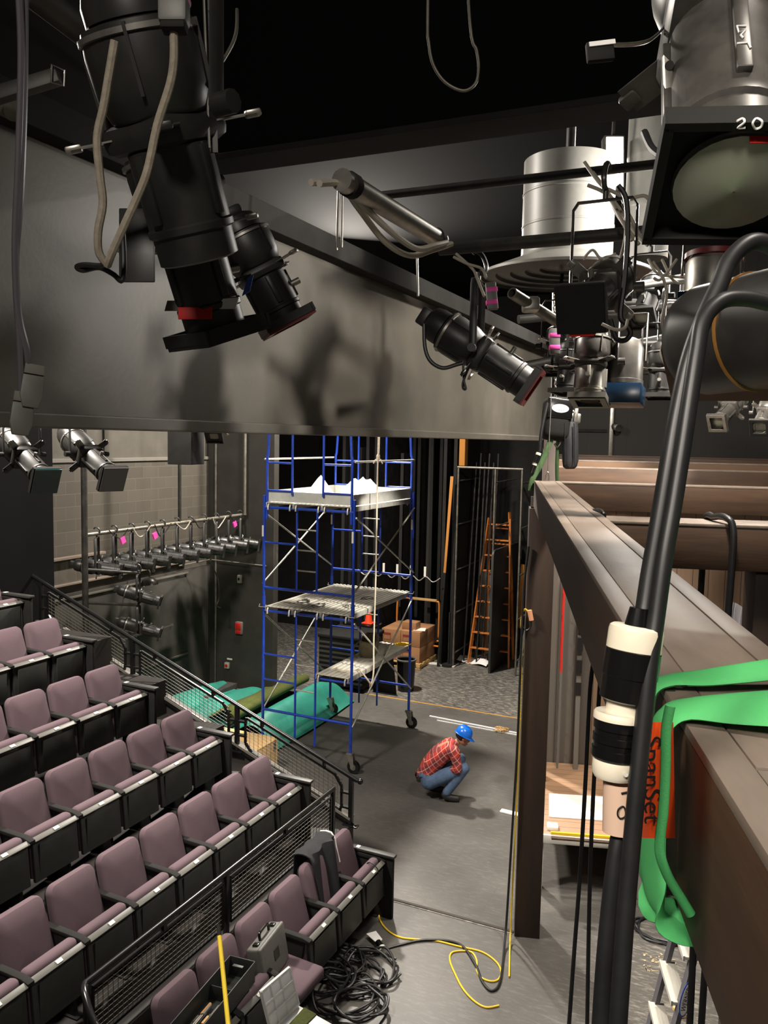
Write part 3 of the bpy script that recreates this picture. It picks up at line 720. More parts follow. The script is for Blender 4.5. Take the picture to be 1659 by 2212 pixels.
single('cord_coil', m.tube(pts, .007, 6), yellow, 'small coil of yellow cord at the far end of the low scaffold plank', 'cord')
# bin and folded sign under the scaffold
t = thing('waste_bin', 'black round bin by the far scaffold leg', 'bin', (-6.32, 14.95, 0))
part('bin_body', M().lathe((-6.32, 14.95, 0), (0, 0, 1), [(.001, .0), (.16, 0), (.19, .62), (.18, .62), (.15, .05), (.001, .04)], 24), plasticblack, t, W=True)
part('rim', M().lathe((-6.32, 14.95, .61), (0, 0, 1), [(.19, 0), (.205, .01), (.205, .03), (.185, .035), (.18, .0)], 24), greycase, t, W=True)
t = thing('floor_sign', 'yellow folding floor sign behind the scaffold', 'sign', (-6.95, 15.35, 0))
for s in (-1, 1): part('panel', M().box((-6.95, 15.35+s*.09, .30), (.28, .02, .62), Mx.Rotation(s*.28, 3, 'X'), .006), yellow, t, W=True)
single('leaning_panel', M().box((-6.62, 14.5, .42), (.5, .03, .9), Mx.Rotation(.25, 3, 'X') , .004), mattblack, 'black panel leaning under the scaffold by the bin', 'panel')
# stored flats with raw edges
rnd = random.Random(11)
x = -8.9
fl = ['first', 'second', 'third', 'fourth', 'fifth', 'sixth', 'seventh', 'eighth', 'ninth', 'tenth', 'eleventh', 'twelfth', 'thirteenth', 'fourteenth', 'fifteenth']
i = 0
while x < -5.98 and i < 15:
    wv = rnd.uniform(.10, .16); y0 = 16.9+rnd.uniform(-.1, .35)+ (0.9 if -7.8 < x < -6.55 else 0); h = rnd.uniform(4.6, 6.4)
    t = thing('scenery_flat', 'black scenery flat standing on edge, %s from the left in the storage rack' % fl[i], 'scenery flat', (x, y0+.6, 0), group='stored scenery flats')
    lean = rnd.uniform(-.03, .05)
    part('face', M().prism([(x, y0, 0), (x+.05, y0, 0), (x+.05+lean, y0, h), (x+lean, y0, h)], (0, 18.7-y0, 0)), drape if i % 2 else mattblack, t, W=True)
    part('edge_batten', M().prism([(x-.012, y0-.02, 0), (x+.062, y0-.02, 0), (x+.062+lean, y0-.02, h), (x-.012+lean, y0-.02, h)], (0, .02, 0)), mattblack if i % 3 else mat('flat edge dark', (40, 38, 36), .7) , t, W=True)
    if i == 12:
        part('raw_edge', M().bb((x+.02, y0-.03, 2.1), (x+.075, y0-.02, 4.35)) , rust, t, 'strip of raw orange wood along the edge', W=True)
    x += wv+.06; i += 1
single('chain_swag', M().tube(spline([(-8.3+.33*k/2, 16.72, 2.02-.10*(k % 2)-.02*k/10) for k in range(13)], 6), .011, 6), galv, 'pale chain hung in loops across the stored flats', 'chain')
for k in range(4): single('chain_tag', M().bb((-7.66+.33*k-.025, 16.70, 2.0), (-7.66+.33*k+.025, 16.715, 2.22)), paper, 'white tag on the hung chain, %s from the left' % ORD[k], 'tag', 'white tags on the chain')
single('timber_post', M().bb((-6.10, 17.1, 4.43), (-5.97, 17.3, 6.2), .004), rust, 'raw orange brown timber above the pipe storage rack', 'timber')
t = thing('timber_strip', 'narrow raw orange wood strip with black painted lower part on the stored flats', 'timber', (-6.3, 16.86, 0))
part('raw_part', M().prism([(-6.3, 16.86, 2.1), (-6.25, 16.86, 2.1), (-6.13, 16.86, 4.2), (-6.2, 16.86, 4.2)], (0, .03, 0)), rust, t, 'raw orange upper part', W=True)
part('painted_part', M().prism([(-6.40, 16.86, 0), (-6.35, 16.86, 0), (-6.25, 16.86, 2.1), (-6.3, 16.86, 2.1)], (0, .03, 0)), mattblack, t, 'black painted lower part', W=True)
# pipe storage rack
t = thing('storage_rack', 'tall grey pipe storage rack with horizontal arms', 'rack', (-5.35, 17.6, 0))
for x in (-6.07, -5.24, -4.66): part('upright', M().cyl((x, 17, 0), (x, 17, 4.40), .022), pipem, t, W=True)
part('top_pipe', M().cyl((-6.09, 17, 4.40), (-4.64, 17, 4.40), .026), pipem, t, W=True)
for x in (-6.07, -5.24, -4.66):
    for z in (4.1, 3.15, 2.15, 1.2, .3): part('arm', M().cyl((x, 17, z), (x, 18.6, z+.02), .016), pipem, t, W=True)
for k in range(6):
    x = -6.0+.1*k; single('stored_pipe', M().cyl((x, 17.5+.1*(k % 3), 0), (x+.1, 17.7, 4.5+.2*(k % 2)), .02, n=8), blackpipe, 'black pipe standing in the storage rack, %s from the left' % ORD[k], 'pipe', 'pipes standing in the rack')
# ladder
t = thing('step_ladder', 'tall orange wooden stepladder leaning by the storage rack', 'ladder', (-5.55, 17.9, 0))
Ya, Yb = 17.62, 18.05
for s in (-1, 1):
    part('side_rail', M().bar((-5.42+s*.46, Ya-.12, 0), (-5.42+s*.235, Yb-.05, 3.25), .035, .075), ladderwood, t, W=True)
    part('rear_rail', M().bar((-5.42+s*.34, Yb+.25, 0), (-5.42+s*.21, Yb, 3.4), .03, .06), ladderwood, t, W=True)
for k in range(9):
    z = .35+k*.345; f = z/3.25
    hw = .46+(.235-.46)*f; y = Ya-.12+(Yb-.05-Ya+.12)*f
    part('step', M().bb((-5.42-hw, y-.05, z-.014), (-5.42+hw, y+.05, z+.014), .003), ladderwood, t, W=True)
for k in range(8): 
    z = .5+k*.36; part('rear_rung', M().bb((-5.42-.33+.13*z/3.4, Yb+.25-.25*z/3.4-.015, z-.015), (-5.42+.33-.13*z/3.4, Yb+.25-.25*z/3.4+.015, z+.015)), ladderwood, t, W=True)
# leaning black flat, other boards
def rect3(a, b, h, th, r=.12):
    a, b = V(a), V(b); d = (b-a); L = d.length; d.normalize(); n = V((d.y, -d.x, 0))
    pts = [a, b, b+V((0, 0, h))]
    for k in range(7):
        q = PI/2*k/6; pts.append(a+V((0, 0, h))+d*(r-r*math.sin(q))-V((0, 0, r-r*math.cos(q))))
    return pts, n*th
pts, n = rect3((-5.24, 16.9, 0), (-5.2, 18.7, 0), 2.66, .05)
single('flat_panel', M().prism(pts, n, .004), black, 'black round-cornered panel standing on edge in front of the orange ladder', 'panel')
single('wood_strip', M().bar((-4.98, 18.3, .75), (-4.94, 18.35, 2.2), .09, .03), rust, 'orange wood strip leaning behind the black round-cornered panel', 'timber')
t = thing('step_ladder', 'small aluminium stepladder partly hidden behind the brown column', 'ladder', (-4.7, 17.9, 0))
for s in (0, 1): part('side_rail', M().bar((-4.78, 17.7+s*.5, 0), (-4.55, 17.7+s*.35, 1.6), .03, .06), steel, t, W=True)
for k in range(4): part('step', M().bb((-4.74+.06*k, 17.7, .3+k*.36), (-4.66+.06*k, 18.1, .33+k*.36)), steel, t, W=True)
t = thing('light_board', 'pale grey board standing behind the orange ladder', 'board', (-5.6, 18.55, 0))
part('board', M().bb((-6.0, 18.6, 0), (-5.25, 18.64, 1.95), .004), mat('pale grey board', (150, 148, 140), .7), t, W=True)
m = M().sheet(lambda u, v: V((-6.35+.95*u, 17.35+.5*v+.1*math.sin(4*u), .03+.07*abs(math.sin(5*u+2*v))*(1-abs(2*v-1))+.03*math.sin(9*u))), 16, 8, .006)
for v in m.bm.verts: v.co.z = max(v.co.z, .004)
single('cloth', m, white, 'crumpled white cloth on the floor in front of the stored flats', 'cloth')
single('board_offcut', M().box((-6.5, 17.0, .02), (.95, .14, .03), Mx.Rotation(.05, 3, 'Z'), .003), whitepaint, 'pale board on the floor between the pallet and the white cloth', 'board')
t = thing('floor_stand', 'black lighting stand base beside the white cloth', 'stand', (-6.05, 17.0, 0))
part('stand_pole', M().cyl((-6.2, 17.05, .02), (-6.2, 17.05, 1.2), .018), blackpipe, t, W=True)
part('stand_base', M().cyl((-6.2, 17.05, 0), (-6.2, 17.05, .05), .16, n=20), mattblack, t, W=True)
# sticks on the floor
single('white_batten', M().bar(onz(928, 1547, .012), onz(1118, 1584, .012), .035, .02), white, 'long white batten on the stage floor behind the crouching person', 'batten')
single('white_batten', M().bar(onz(944, 1556, .008), onz(1118, 1588, .008), .018, .014), white, 'thinner white batten on the floor, nearer the crouching person', 'batten')
p = onz(1100, 1757, 0)
single('white_board', M().box(p+V((.05, 0, .012)), (.34, .09, .02), Mx.Rotation(-.05, 3, 'Z'), .002), white, 'short white board on the floor touching the brown column', 'board')
rnd = random.Random(5)
m = M()
p = onz(1083, 1578, .02)
for k in range(10): m.tube(spline([p+V((rnd.uniform(-.12, .12), rnd.uniform(-.1, .1), rnd.uniform(0, .05))) for _ in range(4)], 4), .006, 5)
single('wood_shavings', m, palletm, 'small heap of wood shavings on the white battens', 'shavings', kind='stuff')
# ---------------------------------------------------------------- tarpaulins and crate at the seat bank
def strip(x0, x1, y0, y1, prof, ph):
    def f(u, v):
        y = y0+(y1-y0)*u; x = x0+(x1-x0)*v
        e = min(1, 6*u, 6*(1-u))
        z = .006+prof(v)*(.85+.15*math.sin(3*u+ph))*(.75+.25*e)+.015*math.sin(7*u+4*v+ph)*prof(v)*3
        return V((x+.06*math.sin(3.2*u+ph), y+.10*math.sin(5*v+ph), max(z, .006)))
    return f
hump = lambda a, w, h: (lambda v: h*math.exp(-((v-a)/w)**2))
single('tarpaulin', M().sheet(strip(-6.85, -8.05, 10.95, 13.75, lambda v: hump(.45, .28, .46)(v)+hump(.8, .12, .12)(v), .3), 40, 36, .006), teal, 'teal tarpaulin heaped on the floor under the scaffold', 'tarpaulin')
single('tarpaulin', M().sheet(strip(-8.2, -9.75, 10.6, 13.3, lambda v: hump(.35, .2, .30)(v)+hump(.78, .14, .36)(v), 1.7), 40, 36, .006), teal, 'teal tarpaulin folded on the floor by the dark wall', 'tarpaulin')
t = thing('carpet_roll', 'olive carpet partly rolled up between the two teal tarpaulins', 'carpet', (-8.0, 12.4, 0))
def rollp(u, v):
    a = 2*PI*1.6*v; r = .05+.05*v; y = 11.3+2.5*u
    return V((-7.95+r*math.cos(a), y, .26+.05*math.sin(2*u)+r*math.sin(a)))
part('roll', M().sheet(rollp, 20, 40, .01), olive, t, W=True)
part('flat_end', M().sheet(lambda u, v: V((-7.95-.7*v, 11.4+2.4*u, .22+.16*math.exp(-((v-.2)/.35)**2)-.08*v+.02*math.sin(6*u))), 20, 12, .01), olive, t, W=True)
t = thing('plywood_crate', 'pale plywood crate on the floor seen through the stair railing', 'crate', (-6.85, 10.05, 0))
def cb(a, b, nm, lab=None): return part(nm, M().bb(a, b, .004), ply, t, lab, W=True)
x0, x1, y0, y1, h = -8.0, -6.40, 9.3, 10.3, .50
cb((x0, y0, 0), (x1, y0+.02, h), 'side_board'); cb((x0, y1-.02, 0), (x1, y1, h), 'side_board')
cb((x0, y0+.02, 0), (x0+.02, y1-.02, h), 'end_board'); cb((x1-.02, y0+.02, 0), (x1, y1-.02, h), 'end_board')
cb((x0-.01, y0-.01, h), (x1+.01, y1+.01, h+.02), 'lid')
part('latch', M().bb((x1, y1-.12, h-.14), (x1+.012, y1-.06, h-.02), .003), steel, t, W=True)
# ---------------------------------------------------------------- wall fittings
def onwall(px, py): return onY(px, py, 13.45)
def fitting(nm, px, py, w, h, d, mt, label, cat):
    p = onwall(px, py)
    th = thing(nm, label, cat, (p.x, 13.47, p.z-h/2)); part('housing', M().bb((p.x-w/2, 13.47-d, p.z-h/2), (p.x+w/2, 13.47, p.z+h/2), .006), mt, th, W=True)
    return th, p
th, p = fitting('wall_switch', 518, 1251, .09, .15, .05, wallbox, 'pale switch box on the dark back wall', 'switch')
part('toggle', M().bb((p.x-.015, 13.40, p.z-.02), (p.x+.015, 13.425, p.z+.03), .003), mattblack, th, W=True)
th, p = fitting('fire_alarm', 517, 1356, .15, .24, .06, tubegrey, 'red fire alarm box in a clear cover on the back wall', 'alarm')
part('red_front', M().bb((p.x-.06, 13.395, p.z-.03), (p.x+.06, 13.415, p.z+.10), .006), red, th, 'red front of the alarm', W=True)
part('lower_front', M().bb((p.x-.06, 13.40, p.z-.11), (p.x+.06, 13.412, p.z-.04), .004), red, th, W=True)
th, p = fitting('call_point', 491, 1437, .10, .12, .05, wallbox, 'small pale box with a red button low on the back wall', 'call point')
part('button', M().cyl((p.x, 13.42, p.z), (p.x, 13.40, p.z), .03), red, th, W=True)
p = onwall(495, 1424); single('wall_sign', M().bb((p.x-.06, 13.462, p.z-.015), (p.x+.06, 13.47, p.z+.015)), paper, 'small white label above the red-button box', 'sign')
p = onX(387, 1350, -9.95)
single('conduit', M().tube([V((onY(466, 1010, 13.44).x, 13.44, 8.3)), V((onY(466, 1010, 13.44).x, 13.44, 0))], .02, 8), pipem, 'thin grey conduit down the corner of the block wall', 'conduit')
a = [onX(387, 1222, -9.93), onX(470, 1214, -9.93)]; q = onY(540, 1221, 13.4)
single('conduit', M().tube([a[0], V((-9.93, 13.40, a[0].z)), V((-8.62, 13.40, a[0].z-.02))], .012, 8), tubegrey, 'pale conduit running round the corner of the left wall', 'conduit')
single('hanging_wire', M().tube(spline([onX(455, 1215, -9.2), onX(470, 1250, -9.2), onX(473, 1290, -9.2), onX(468, 1308, -9.2), onX(476, 1313, -9.2)], 5), .012, 6), cable, 'black wire hanging below the light pipe near the corner', 'wire')
# dome sconce on the left wall
p = onX(323, 1258, -9.6)
t = thing('wall_lamp', 'unlit dome lamp on the left wall under the row of spotlights', 'lamp', p)
part('dome', M().lathe(p+V((0, 0, .10)), (0, 0, -1), [(.02, 0), (.07, .02), (.13, .07), (.15, .13), (.14, .13), (.12, .08), (.06, .035), (.01, .02)], 24), fixtworn, t, W=True)
part('stem', M().tube(spline([p+V((0, 0, .1)), p+V((-.03, 0, .22)), V((-10.03, p.y, p.z+.3))], 5), .012, 6), pipem, t, W=True)
single('floor_box', M().bb((-9.6, 12.3, 0), (-9.2, 13.3, .16), .01), black, 'low dark box on the floor along the left wall', 'box')
# ---------------------------------------------------------------- crouching person
def skinmesh(verts, edges, radii, root=0, sub=2):
    me = bpy.data.meshes.new('tmp'); me.from_pydata([V(v) for v in verts], edges, [])
    o = bpy.data.objects.new('tmp', me); COL.objects.link(o)
    md = o.modifiers.new('s', 'SKIN'); md.use_smooth_shade = True
    for i, r in enumerate(radii):
        sv = me.skin_vertices[0].data[i]; rr = r if isinstance(r, tuple) else (r, r); sv.radius = rr; sv.use_root = (i == root)
    s2 = o.modifiers.new('u', 'SUBSURF'); s2.levels = sub; s2.render_levels = sub
    bpy.context.view_layer.update()
    out = bpy.data.meshes.new_from_object(o.evaluated_get(bpy.context.evaluated_depsgraph_get()))
    bpy.data.objects.remove(o); bpy.data.meshes.remove(me); return out
def remesh(meshes, vox=.008, smooth=4):
    m = M()
    for k in meshes: m.add(k)
    me = bpy.data.meshes.new('tmp'); m.bm.to_mesh(me); m.bm.free()
    o = bpy.data.objects.new('tmp', me); COL.objects.link(o)
    r = o.modifiers.new('r', 'REMESH'); r.mode = 'VOXEL'; r.voxel_size = vox
    s = o.modifiers.new('m', 'SMOOTH'); s.iterations = smooth; s.factor = .5
    bpy.context.view_layer.update()
    out = bpy.data.meshes.new_from_object(o.evaluated_get(bpy.context.evaluated_depsgraph_get()))
    bpy.data.objects.remove(o); bpy.data.meshes.remove(me); return out
class Sk:
    def __init__(s): s.v, s.e, s.r = [], [], []
    def add(s, p, r, par=None):
        s.v.append(V(p)); s.r.append(r); i = len(s.v)-1
        if par is not None: s.e.append((par, i))
        return i
    def chain(s, pts, par=None):
        for p, r in pts: par = s.add(p, r, par)
        return par
    def mesh(s, sub=2): return skinmesh(s.v, s.e, s.r, 0, sub)
def part_me(name, me, mt, parent, label=None):
    m = M(); m.add(me); return part(name, m, mt, parent, label)
base = onz(955, 1722, 0)
yaw = math.atan2(RT.y, RT.x)+.06
person = thing('person', 'person crouching on the stage floor in blue hard hat, red plaid shirt and jeans', 'person', base, R=Mx.Rotation(yaw, 3, 'Z'))
# local: x = facing, y = left, z = up
pel = (-.20, 0, .33); hipy = .10
J = {}
for s, n in ((1, 'l'), (-1, 'r')):
    J[n] = dict(hip=(-.20, s*.095, .27), knee=(.27, s*.17, .485), ank=(.0+(.02 if s < 0 else -.14), s*.14, .10), toe=(.19+(.02 if s < 0 else -.14), s*.16, .035), heel=(-.06+(.02 if s < 0 else -.10), s*.135, .05),
                sh=(.13, s*.185, .71), el=(.175, s*.235, .49), wr=(.03 if s < 0 else .10, s*.075, .405))
b = Sk()
p0 = b.add(pel, .13)
b1 = b.add((-.16, 0, .46), .125, p0); b2 = b.add((-.05, 0, .60), .14, b1); b3 = b.add((.08, 0, .71), .12, b2)
nk = b.add((.17, 0, .775), .055, b3); nk2 = b.add((.215, 0, .82), .05, nk)
hands = []
for n in 'lr':
    j = J[n]; s = 1 if n == 'l' else -1
    b.chain([(j['hip'], .095), (V(j['hip']).lerp(V(j['knee']), .5), .085), (j['knee'], .06), (V(j['knee']).lerp(V(j['ank']), .35), .058), (j['ank'], .042), (V(j['ank']).lerp(V(j['toe']), .5)-V((0, 0, .02)), .042), (j['toe'], .03)], p0)
    w = b.chain([(j['sh'], .07), (V(j['sh']).lerp(V(j['el']), .5), .05), (j['el'], .044), (V(j['el']).lerp(V(j['wr']), .5), .04), (j['wr'], .028)], b3)
    # hand: palm plus five fingers curling round the shin
    wr = V(j['wr']); d = (wr-V(j['el'])).normalized(); side = V((0, 0, 1)).cross(d).normalized(); dn = d.cross(side)
    h = Sk(); a = h.add(wr-d*.02, .024); pm = h.add(wr+d*.04, (.034, .02), a)
    for k, (o_, L) in enumerate(((-.03, .055), (-.01, .07), (.011, .075), (.031, .066))):
        k0 = wr+d*.075+side*o_; h.chain([(k0, .0105), (k0+d*L*.45-dn*.012, .0095), (k0+d*L*.75-dn*.034, .009), (k0+d*L*.8-dn*.052, .008)], pm)
    t0 = wr+d*.02-side*.035; h.chain([(t0, .012), (t0+d*.03-side*.014-dn*.012, .0105), (t0+d*.055-side*.01-dn*.028, .009)], pm)
    hands.append(h.mesh(1))
body = b.mesh()
# head: skull, jaw, nose, ears; looking down towards the floor ahead
hc = V((.275, 0, .865)); HR = Mx.Rotation(math.radians(24), 3, 'Y')
hm = M()
def hb(c, r): hm.ball(hc+HR @ V(c), r, HR)
hb((-.012, 0, .03), (.096, .077, .088)); hb((.028, 0, -.035), (.062, .058, .075)); hb((.06, 0, -.085), (.03, .035, .028))
hb((.094, 0, -.02), (.02, .013, .024)); hb((.088, 0, -.07), (.012, .024, .008)); hb((.09, 0, .02), (.012, .05, .01))
for s in (-1, 1): hb((-.005, s*.078, -.01), (.018, .009, .03)); hb((.07, s*.03, -.03), (.02, .022, .02))
hme = bpy.data.meshes.new('tmp'); hm.bm.to_mesh(hme); hm.bm.free()
bodyme = remesh([body, hme]+hands, .0065, 3)
pb = part_me('body', bodyme, skin, person)
m = M()
for s in (-1, 1): m.ball(hc+HR @ V((.088, s*.03, .002)), (.006, .012, .007), HR)
part('eyes', m, ink, person)
part('eyebrows', M().bar(hc+HR @ V((.094, -.05, .024)), hc+HR @ V((.097, -.014, .026)), .006, .006).bar(hc+HR @ V((.094, .05, .024)), hc+HR @ V((.097, .014, .026)), .006, .006), hairm, person)
part('mouth', M().ball(hc+HR @ V((.097, 0, -.071)), (.005, .02, .0035), HR), mat('lips', (124, 70, 60), .5), person)
# hair under the hat
m = M().ball(hc+HR @ V((-.03, 0, .015)), (.09, .083, .075), HR)
for v in m.bm.verts:
    q = HR.inverted() @ (v.co-hc)
    if q.x > .03: v.co = hc+HR @ V((.03, q.y, q.z))
part('hair', m, hairm, person)
# clothes: overlapping rounds along the limbs, fused into one cloth surface
def blobs(chains, vox=.009, sm=6):
    m = M()
    for ch in chains:
        for (p, r), (q, t) in zip(ch, ch[1:]):
            p, q = V(p), V(q); n = max(2, int((q-p).length/(.22*min(r, t))))
            for k in range(n+1): m.ball(p.lerp(q, k/n), r+(t-r)*k/n, None, 14, 9)
    me = bpy.data.meshes.new('tmp'); m.bm.to_mesh(me); m.bm.free()
    return remesh([me], vox, sm)
tor = [((-.225, .05, .37), .115), ((-.165, .05, .48), .12), ((-.06, .06, .60), .125), ((.06, .07, .70), .105), ((.13, .03, .755), .075)]
ch = [tor, [((x, -y, z), r) for (x, y, z), r in tor], [((-.245, .0, .345), .125), ((-.06, 0, .60), .135)]]
for n in 'lr':
    j = J[n]; ch.append([((.07, j['sh'][1]*.55, .715), .09), (j['sh'], .082), (V(j['sh']).lerp(V(j['el']), .5), .068), (j['el'], .060), (V(j['el']).lerp(V(j['wr']), .5), .054), (V(j['el']).lerp(V(j['wr']), .9), .046)])
shirt = part_me('shirt', blobs(ch), plaidm, person)
part('collar', M().lathe((.125, 0, .735), (.55, 0, .75), [(.085, 0), (.078, .04), (.07, .05), (.072, .02)], 20), plaidm, shirt)
# jeans
ch = [[((-.235, .06, .335), .115), ((-.235, -.06, .335), .115)]]
for n in 'lr':
    j = J[n]; ch.append([((-.225, j['hip'][1]*.6, .325), .12), (j['hip'], .115), (V(j['hip']).lerp(V(j['knee']), .5), .098), (j['knee'], .078), (V(j['knee']).lerp(V(j['ank']), .4), .076), (V(j['ank']).lerp(V(j['knee']), .10), .062)])
part_me('jeans', blobs(ch), denim, person)
part('belt', M().lathe((-.235, 0, .365), (-.35, 0, .75), [(.158, -.02), (.163, -.02), (.163, .02), (.158, .02)], 24, close=True), boot, person)
part('belt_pouch', M().box((-.34, -.07, .30), (.05, .10, .07), Mx.Rotation(.5, 3, 'Y'), .01), boot, person)
for n in 'lr':
    j = J[n]; b = Sk(); b.chain([(V(j['ank'])+V((-.01, 0, .05)), .056), (V(j['ank'])-V((.01, 0, .02)), .056), (V(j['ank']).lerp(V(j['toe']), .5)-V((0, 0, .015)), (.05, .048)), (V(j['toe'])+V((.02, 0, .005)), (.046, .036))])
    me = b.mesh()
    for v in me.vertices: v.co.z = max(v.co.z, 0.001)
    bt = part_me('boot', me, boot, person)
# hard hat
m = M().lathe(hc+HR @ V((-.015, 0, .035)), HR @ V((0, 0, 1)), [(.118, 0), (.12, .02), (.112, .06), (.088, .098), (.05, .118), (.001, .124)], 32)
hat = part('hard_hat', m, helmetm, person)
def brim(u, v):
    a = (u-.5)*PI*2; front = max(0, math.cos(a))**2
    r = .112+v*(.016+.055*front); return hc+HR @ V((-.015+r*math.cos(a), r*.97*math.sin(a), .037-.012*v-.02*v*front))
part('brim', M().sheet(brim, 36, 3, .004), helmetm, hat)
m = M()
for y in (-.03, 0, .03): m.tube([hc+HR @ V((-.015+.118*math.cos(a), y, .035+.124*math.sin(a))) for a in [PI*(.15+.7*k/12) for k in range(13)]], .006, 6)
part('ridge', m, helmetm, hat)
# ---------------------------------------------------------------- timber set in its own axes
SR3 = SETM.to_3x3()
def sthing(nm, label, cat, p, group=None): return thing(nm, label, cat, sp(p[1], p[0], p[2]), R=SR3, group=group)
def spart(nm, m, mt, t, label=None): return part(nm, m.xf(SETM), mt, t, label, W=True)
def toset(p): return SETM.inverted() @ V(p)
t = sthing('timber_beam', 'long dark brown box beam running away from the camera with grey boarded top', 'beam', (.375, 4, 4.33))
spart('left_board', M().bb((.25, -1.2, 4.335), (.268, 8.4, 4.575), .003), timber, t)
spart('right_board', M().bb((.482, -1.2, 4.335), (.50, 8.4, 4.575), .003), timber, t)
spart('bottom_board', M().bb((.27, -1.2, 4.335), (.48, 8.4, 4.353)), timber, t)
spart('end_board', M().bb((.268, 8.382, 4.353), (.482, 8.4, 4.575)), timber, t)
spart('top_board', M().bb((.302, 1.02, 4.57), (.448, 8.4, 4.59), .002), timbertop, t)
spart('top_board', M().bb((.302, -1.2, 4.57), (.448, 1.015, 4.588), .002), timbertop, t)
spart('edge_strip', M().bb((.25, -1.2, 4.575), (.2995, 8.4, 4.591), .002), timbertop, t)
spart('edge_strip', M().bb((.4505, -1.2, 4.575), (.50, 8.4, 4.591), .002), timbertop, t)
def beam(label, a, b, top=timbertop, body=timberx):
    t = sthing('timber_beam', label, 'beam', ((a[0]+b[0])/2, (a[1]+b[1])/2, a[2]))
    spart('beam_box', M().bb(a, (b[0], b[1], b[2]-.018), .003), body, t)
    spart('top_board', M().bb((a[0], a[1]-.002, b[2]-.018), (b[0], b[1]+.002, b[2]), .003), top, t)
beam('brown cross beam nearest the camera with a black hose looped over it', (.505, 4.68, 4.30), (3.3, 5.0, 4.55))
beam('brown cross beam meeting the far end of the long beam', (.505, 8.2, 4.325), (3.6, 8.44, 4.59))
beam('dark brown header beam above the plank wall', (.55, 10.92, 4.25), (4.2, 11.16, 4.665))
beam('lighter brown board strip behind the header beam', (.55, 11.35, 4.45), (4.4, 11.55, 4.745), timbertop, brownboard)
beam('thin brown edge behind the lighter board strip, just below the black boarded wall', (.6, 12.2, 4.5), (4.8, 12.35, 4.80), timberx, timberx)
t = sthing('timber_column', 'tall dark brown column with a yellow cord hanging down its left side', 'column', (.33, 8.28, 0))
spart('front_board', M().bb((.205, 8.12, 0), (.455, 8.14, 4.333), .003), timberz, t)
spart('side_board', M().bb((.205, 8.14, 0), (.223, 8.43, 4.333)), timberz, t)
spart('side_board', M().bb((.437, 8.14, 0), (.455, 8.43, 4.333)), brownboard, t)  # lighter brown paints in the light on the column's right face
spart('back_board', M().bb((.223, 8.41, 0), (.437, 8.43, 4.333)), timberz, t)
t = sthing('timber_column', 'brown column at the right edge of the photo under the nearest cross beam', 'column', (1.45, 4.85, 0))
spart('column_box', M().bb((1.345, 4.74, 0), (1.58, 4.96, 4.298), .004), timberz, t)
t = sthing('timber_post', 'short brown post rising behind the green hoist straps', 'post', (.45, 10.6, 4.3))
a, b = toset(onS(1174, 960, 10.6)), toset(onS(1206, 960, 10.6))
spart('post_box', M().bb((a.x, 10.5, 0), (b.x, 10.7, 5.03), .004), timberz, t)
# walls of the set
structS('wall_set_left', M().bb((.30, 11.2, .0), (1.15, 11.26, 4.25)), greylitplank)  # left stretch of the one plank wall, greyer light painted in
structS('wall_set_back', M().bb((1.15, 11.2, .0), (4.2, 11.26, 4.25)), plankwall)
structS('wall_right', M().bb((.9, 14.0, 0), (9, 14.15, 8.3)), blackplank)
structS('trim_12', M().bb((1.02, 13.97, 5.15), (1.55, 14.0, 5.2)), mattblack)
a = toset(onS(1321, 940, 13.9))
t = sthing('perforated_strut', 'pale perforated metal strut on the black boarded wall', 'strut', (a.x, 13.97, 4.6))
spart('strip', M().bb((a.x-.03, 13.95, 4.7), (a.x+.03, 14.0, 5.75), .003), steel, t)
spart('pipe_stub', M().cyl((a.x+.05, 13.97, 5.25), (a.x+.10, 13.80, 5.22), .06, n=14), blackpipe, t)
# platform
t = sthing('platform', 'wooden plank platform with white edge and white legs behind the brown column', 'platform', (1.4, 10.1, 0))
spart('deck', M().bb((.42, 9.06, .60), (3.2, 11.18, .655), .003), deckplank, t)
spart('edge_board', M().bb((.42, 9.03, .56), (3.2, 9.06, .655), .003), whitepaint, t, 'white painted front edge')
for x in (.47, 1.56, 2.8):
    for y in (9.09, 11.0): spart('leg', M().bb((x-.045, y-.02, 0), (x+.045, y+.07, .60), .003), whitepaint, t)
spart('rear_rail', M().bb((.42, 11.1, .5), (3.2, 11.15, .6)), whitepaint, t)
def sp_single(nm, m, mt, label, cat, **kw): return single(nm, m.xf(SETM), mt, label, cat, **kw)
p = [toset(onz(x, y, .66)) for x, y in ((1186, 1715), (1330, 1724), (1330, 1775), (1186, 1765))]
sp_single('white_board', M().prism([(q.x, q.y, .657) for q in p], (0, 0, .012)), white, 'bright white board lying on the wooden platform', 'board')
a = toset(onz(1195, 1787, .66)); sp_single('white_block', M().bb((a.x-.07, a.y-.08, .657), (a.x+.05, a.y+.04, .70), .004), white, 'small white block at the corner of the platform by the column', 'block')
a, b = toset(onz(1190, 1797, .68)), toset(onz(1392, 1812, .68)); sp_single('yellow_batten', M().bar((a.x, a.y, .672), (b.x+.3, b.y, .672), .03, .025), yellow, 'long yellow-edged batten along the front of the platform', 'batten')
sp_single('wood_batten', M().bar((a.x, a.y-.11, .665), (b.x+.3, b.y-.11, .665), .05, .018), timber, 'brown batten along the front edge of the platform, in front of the yellow one', 'batten')
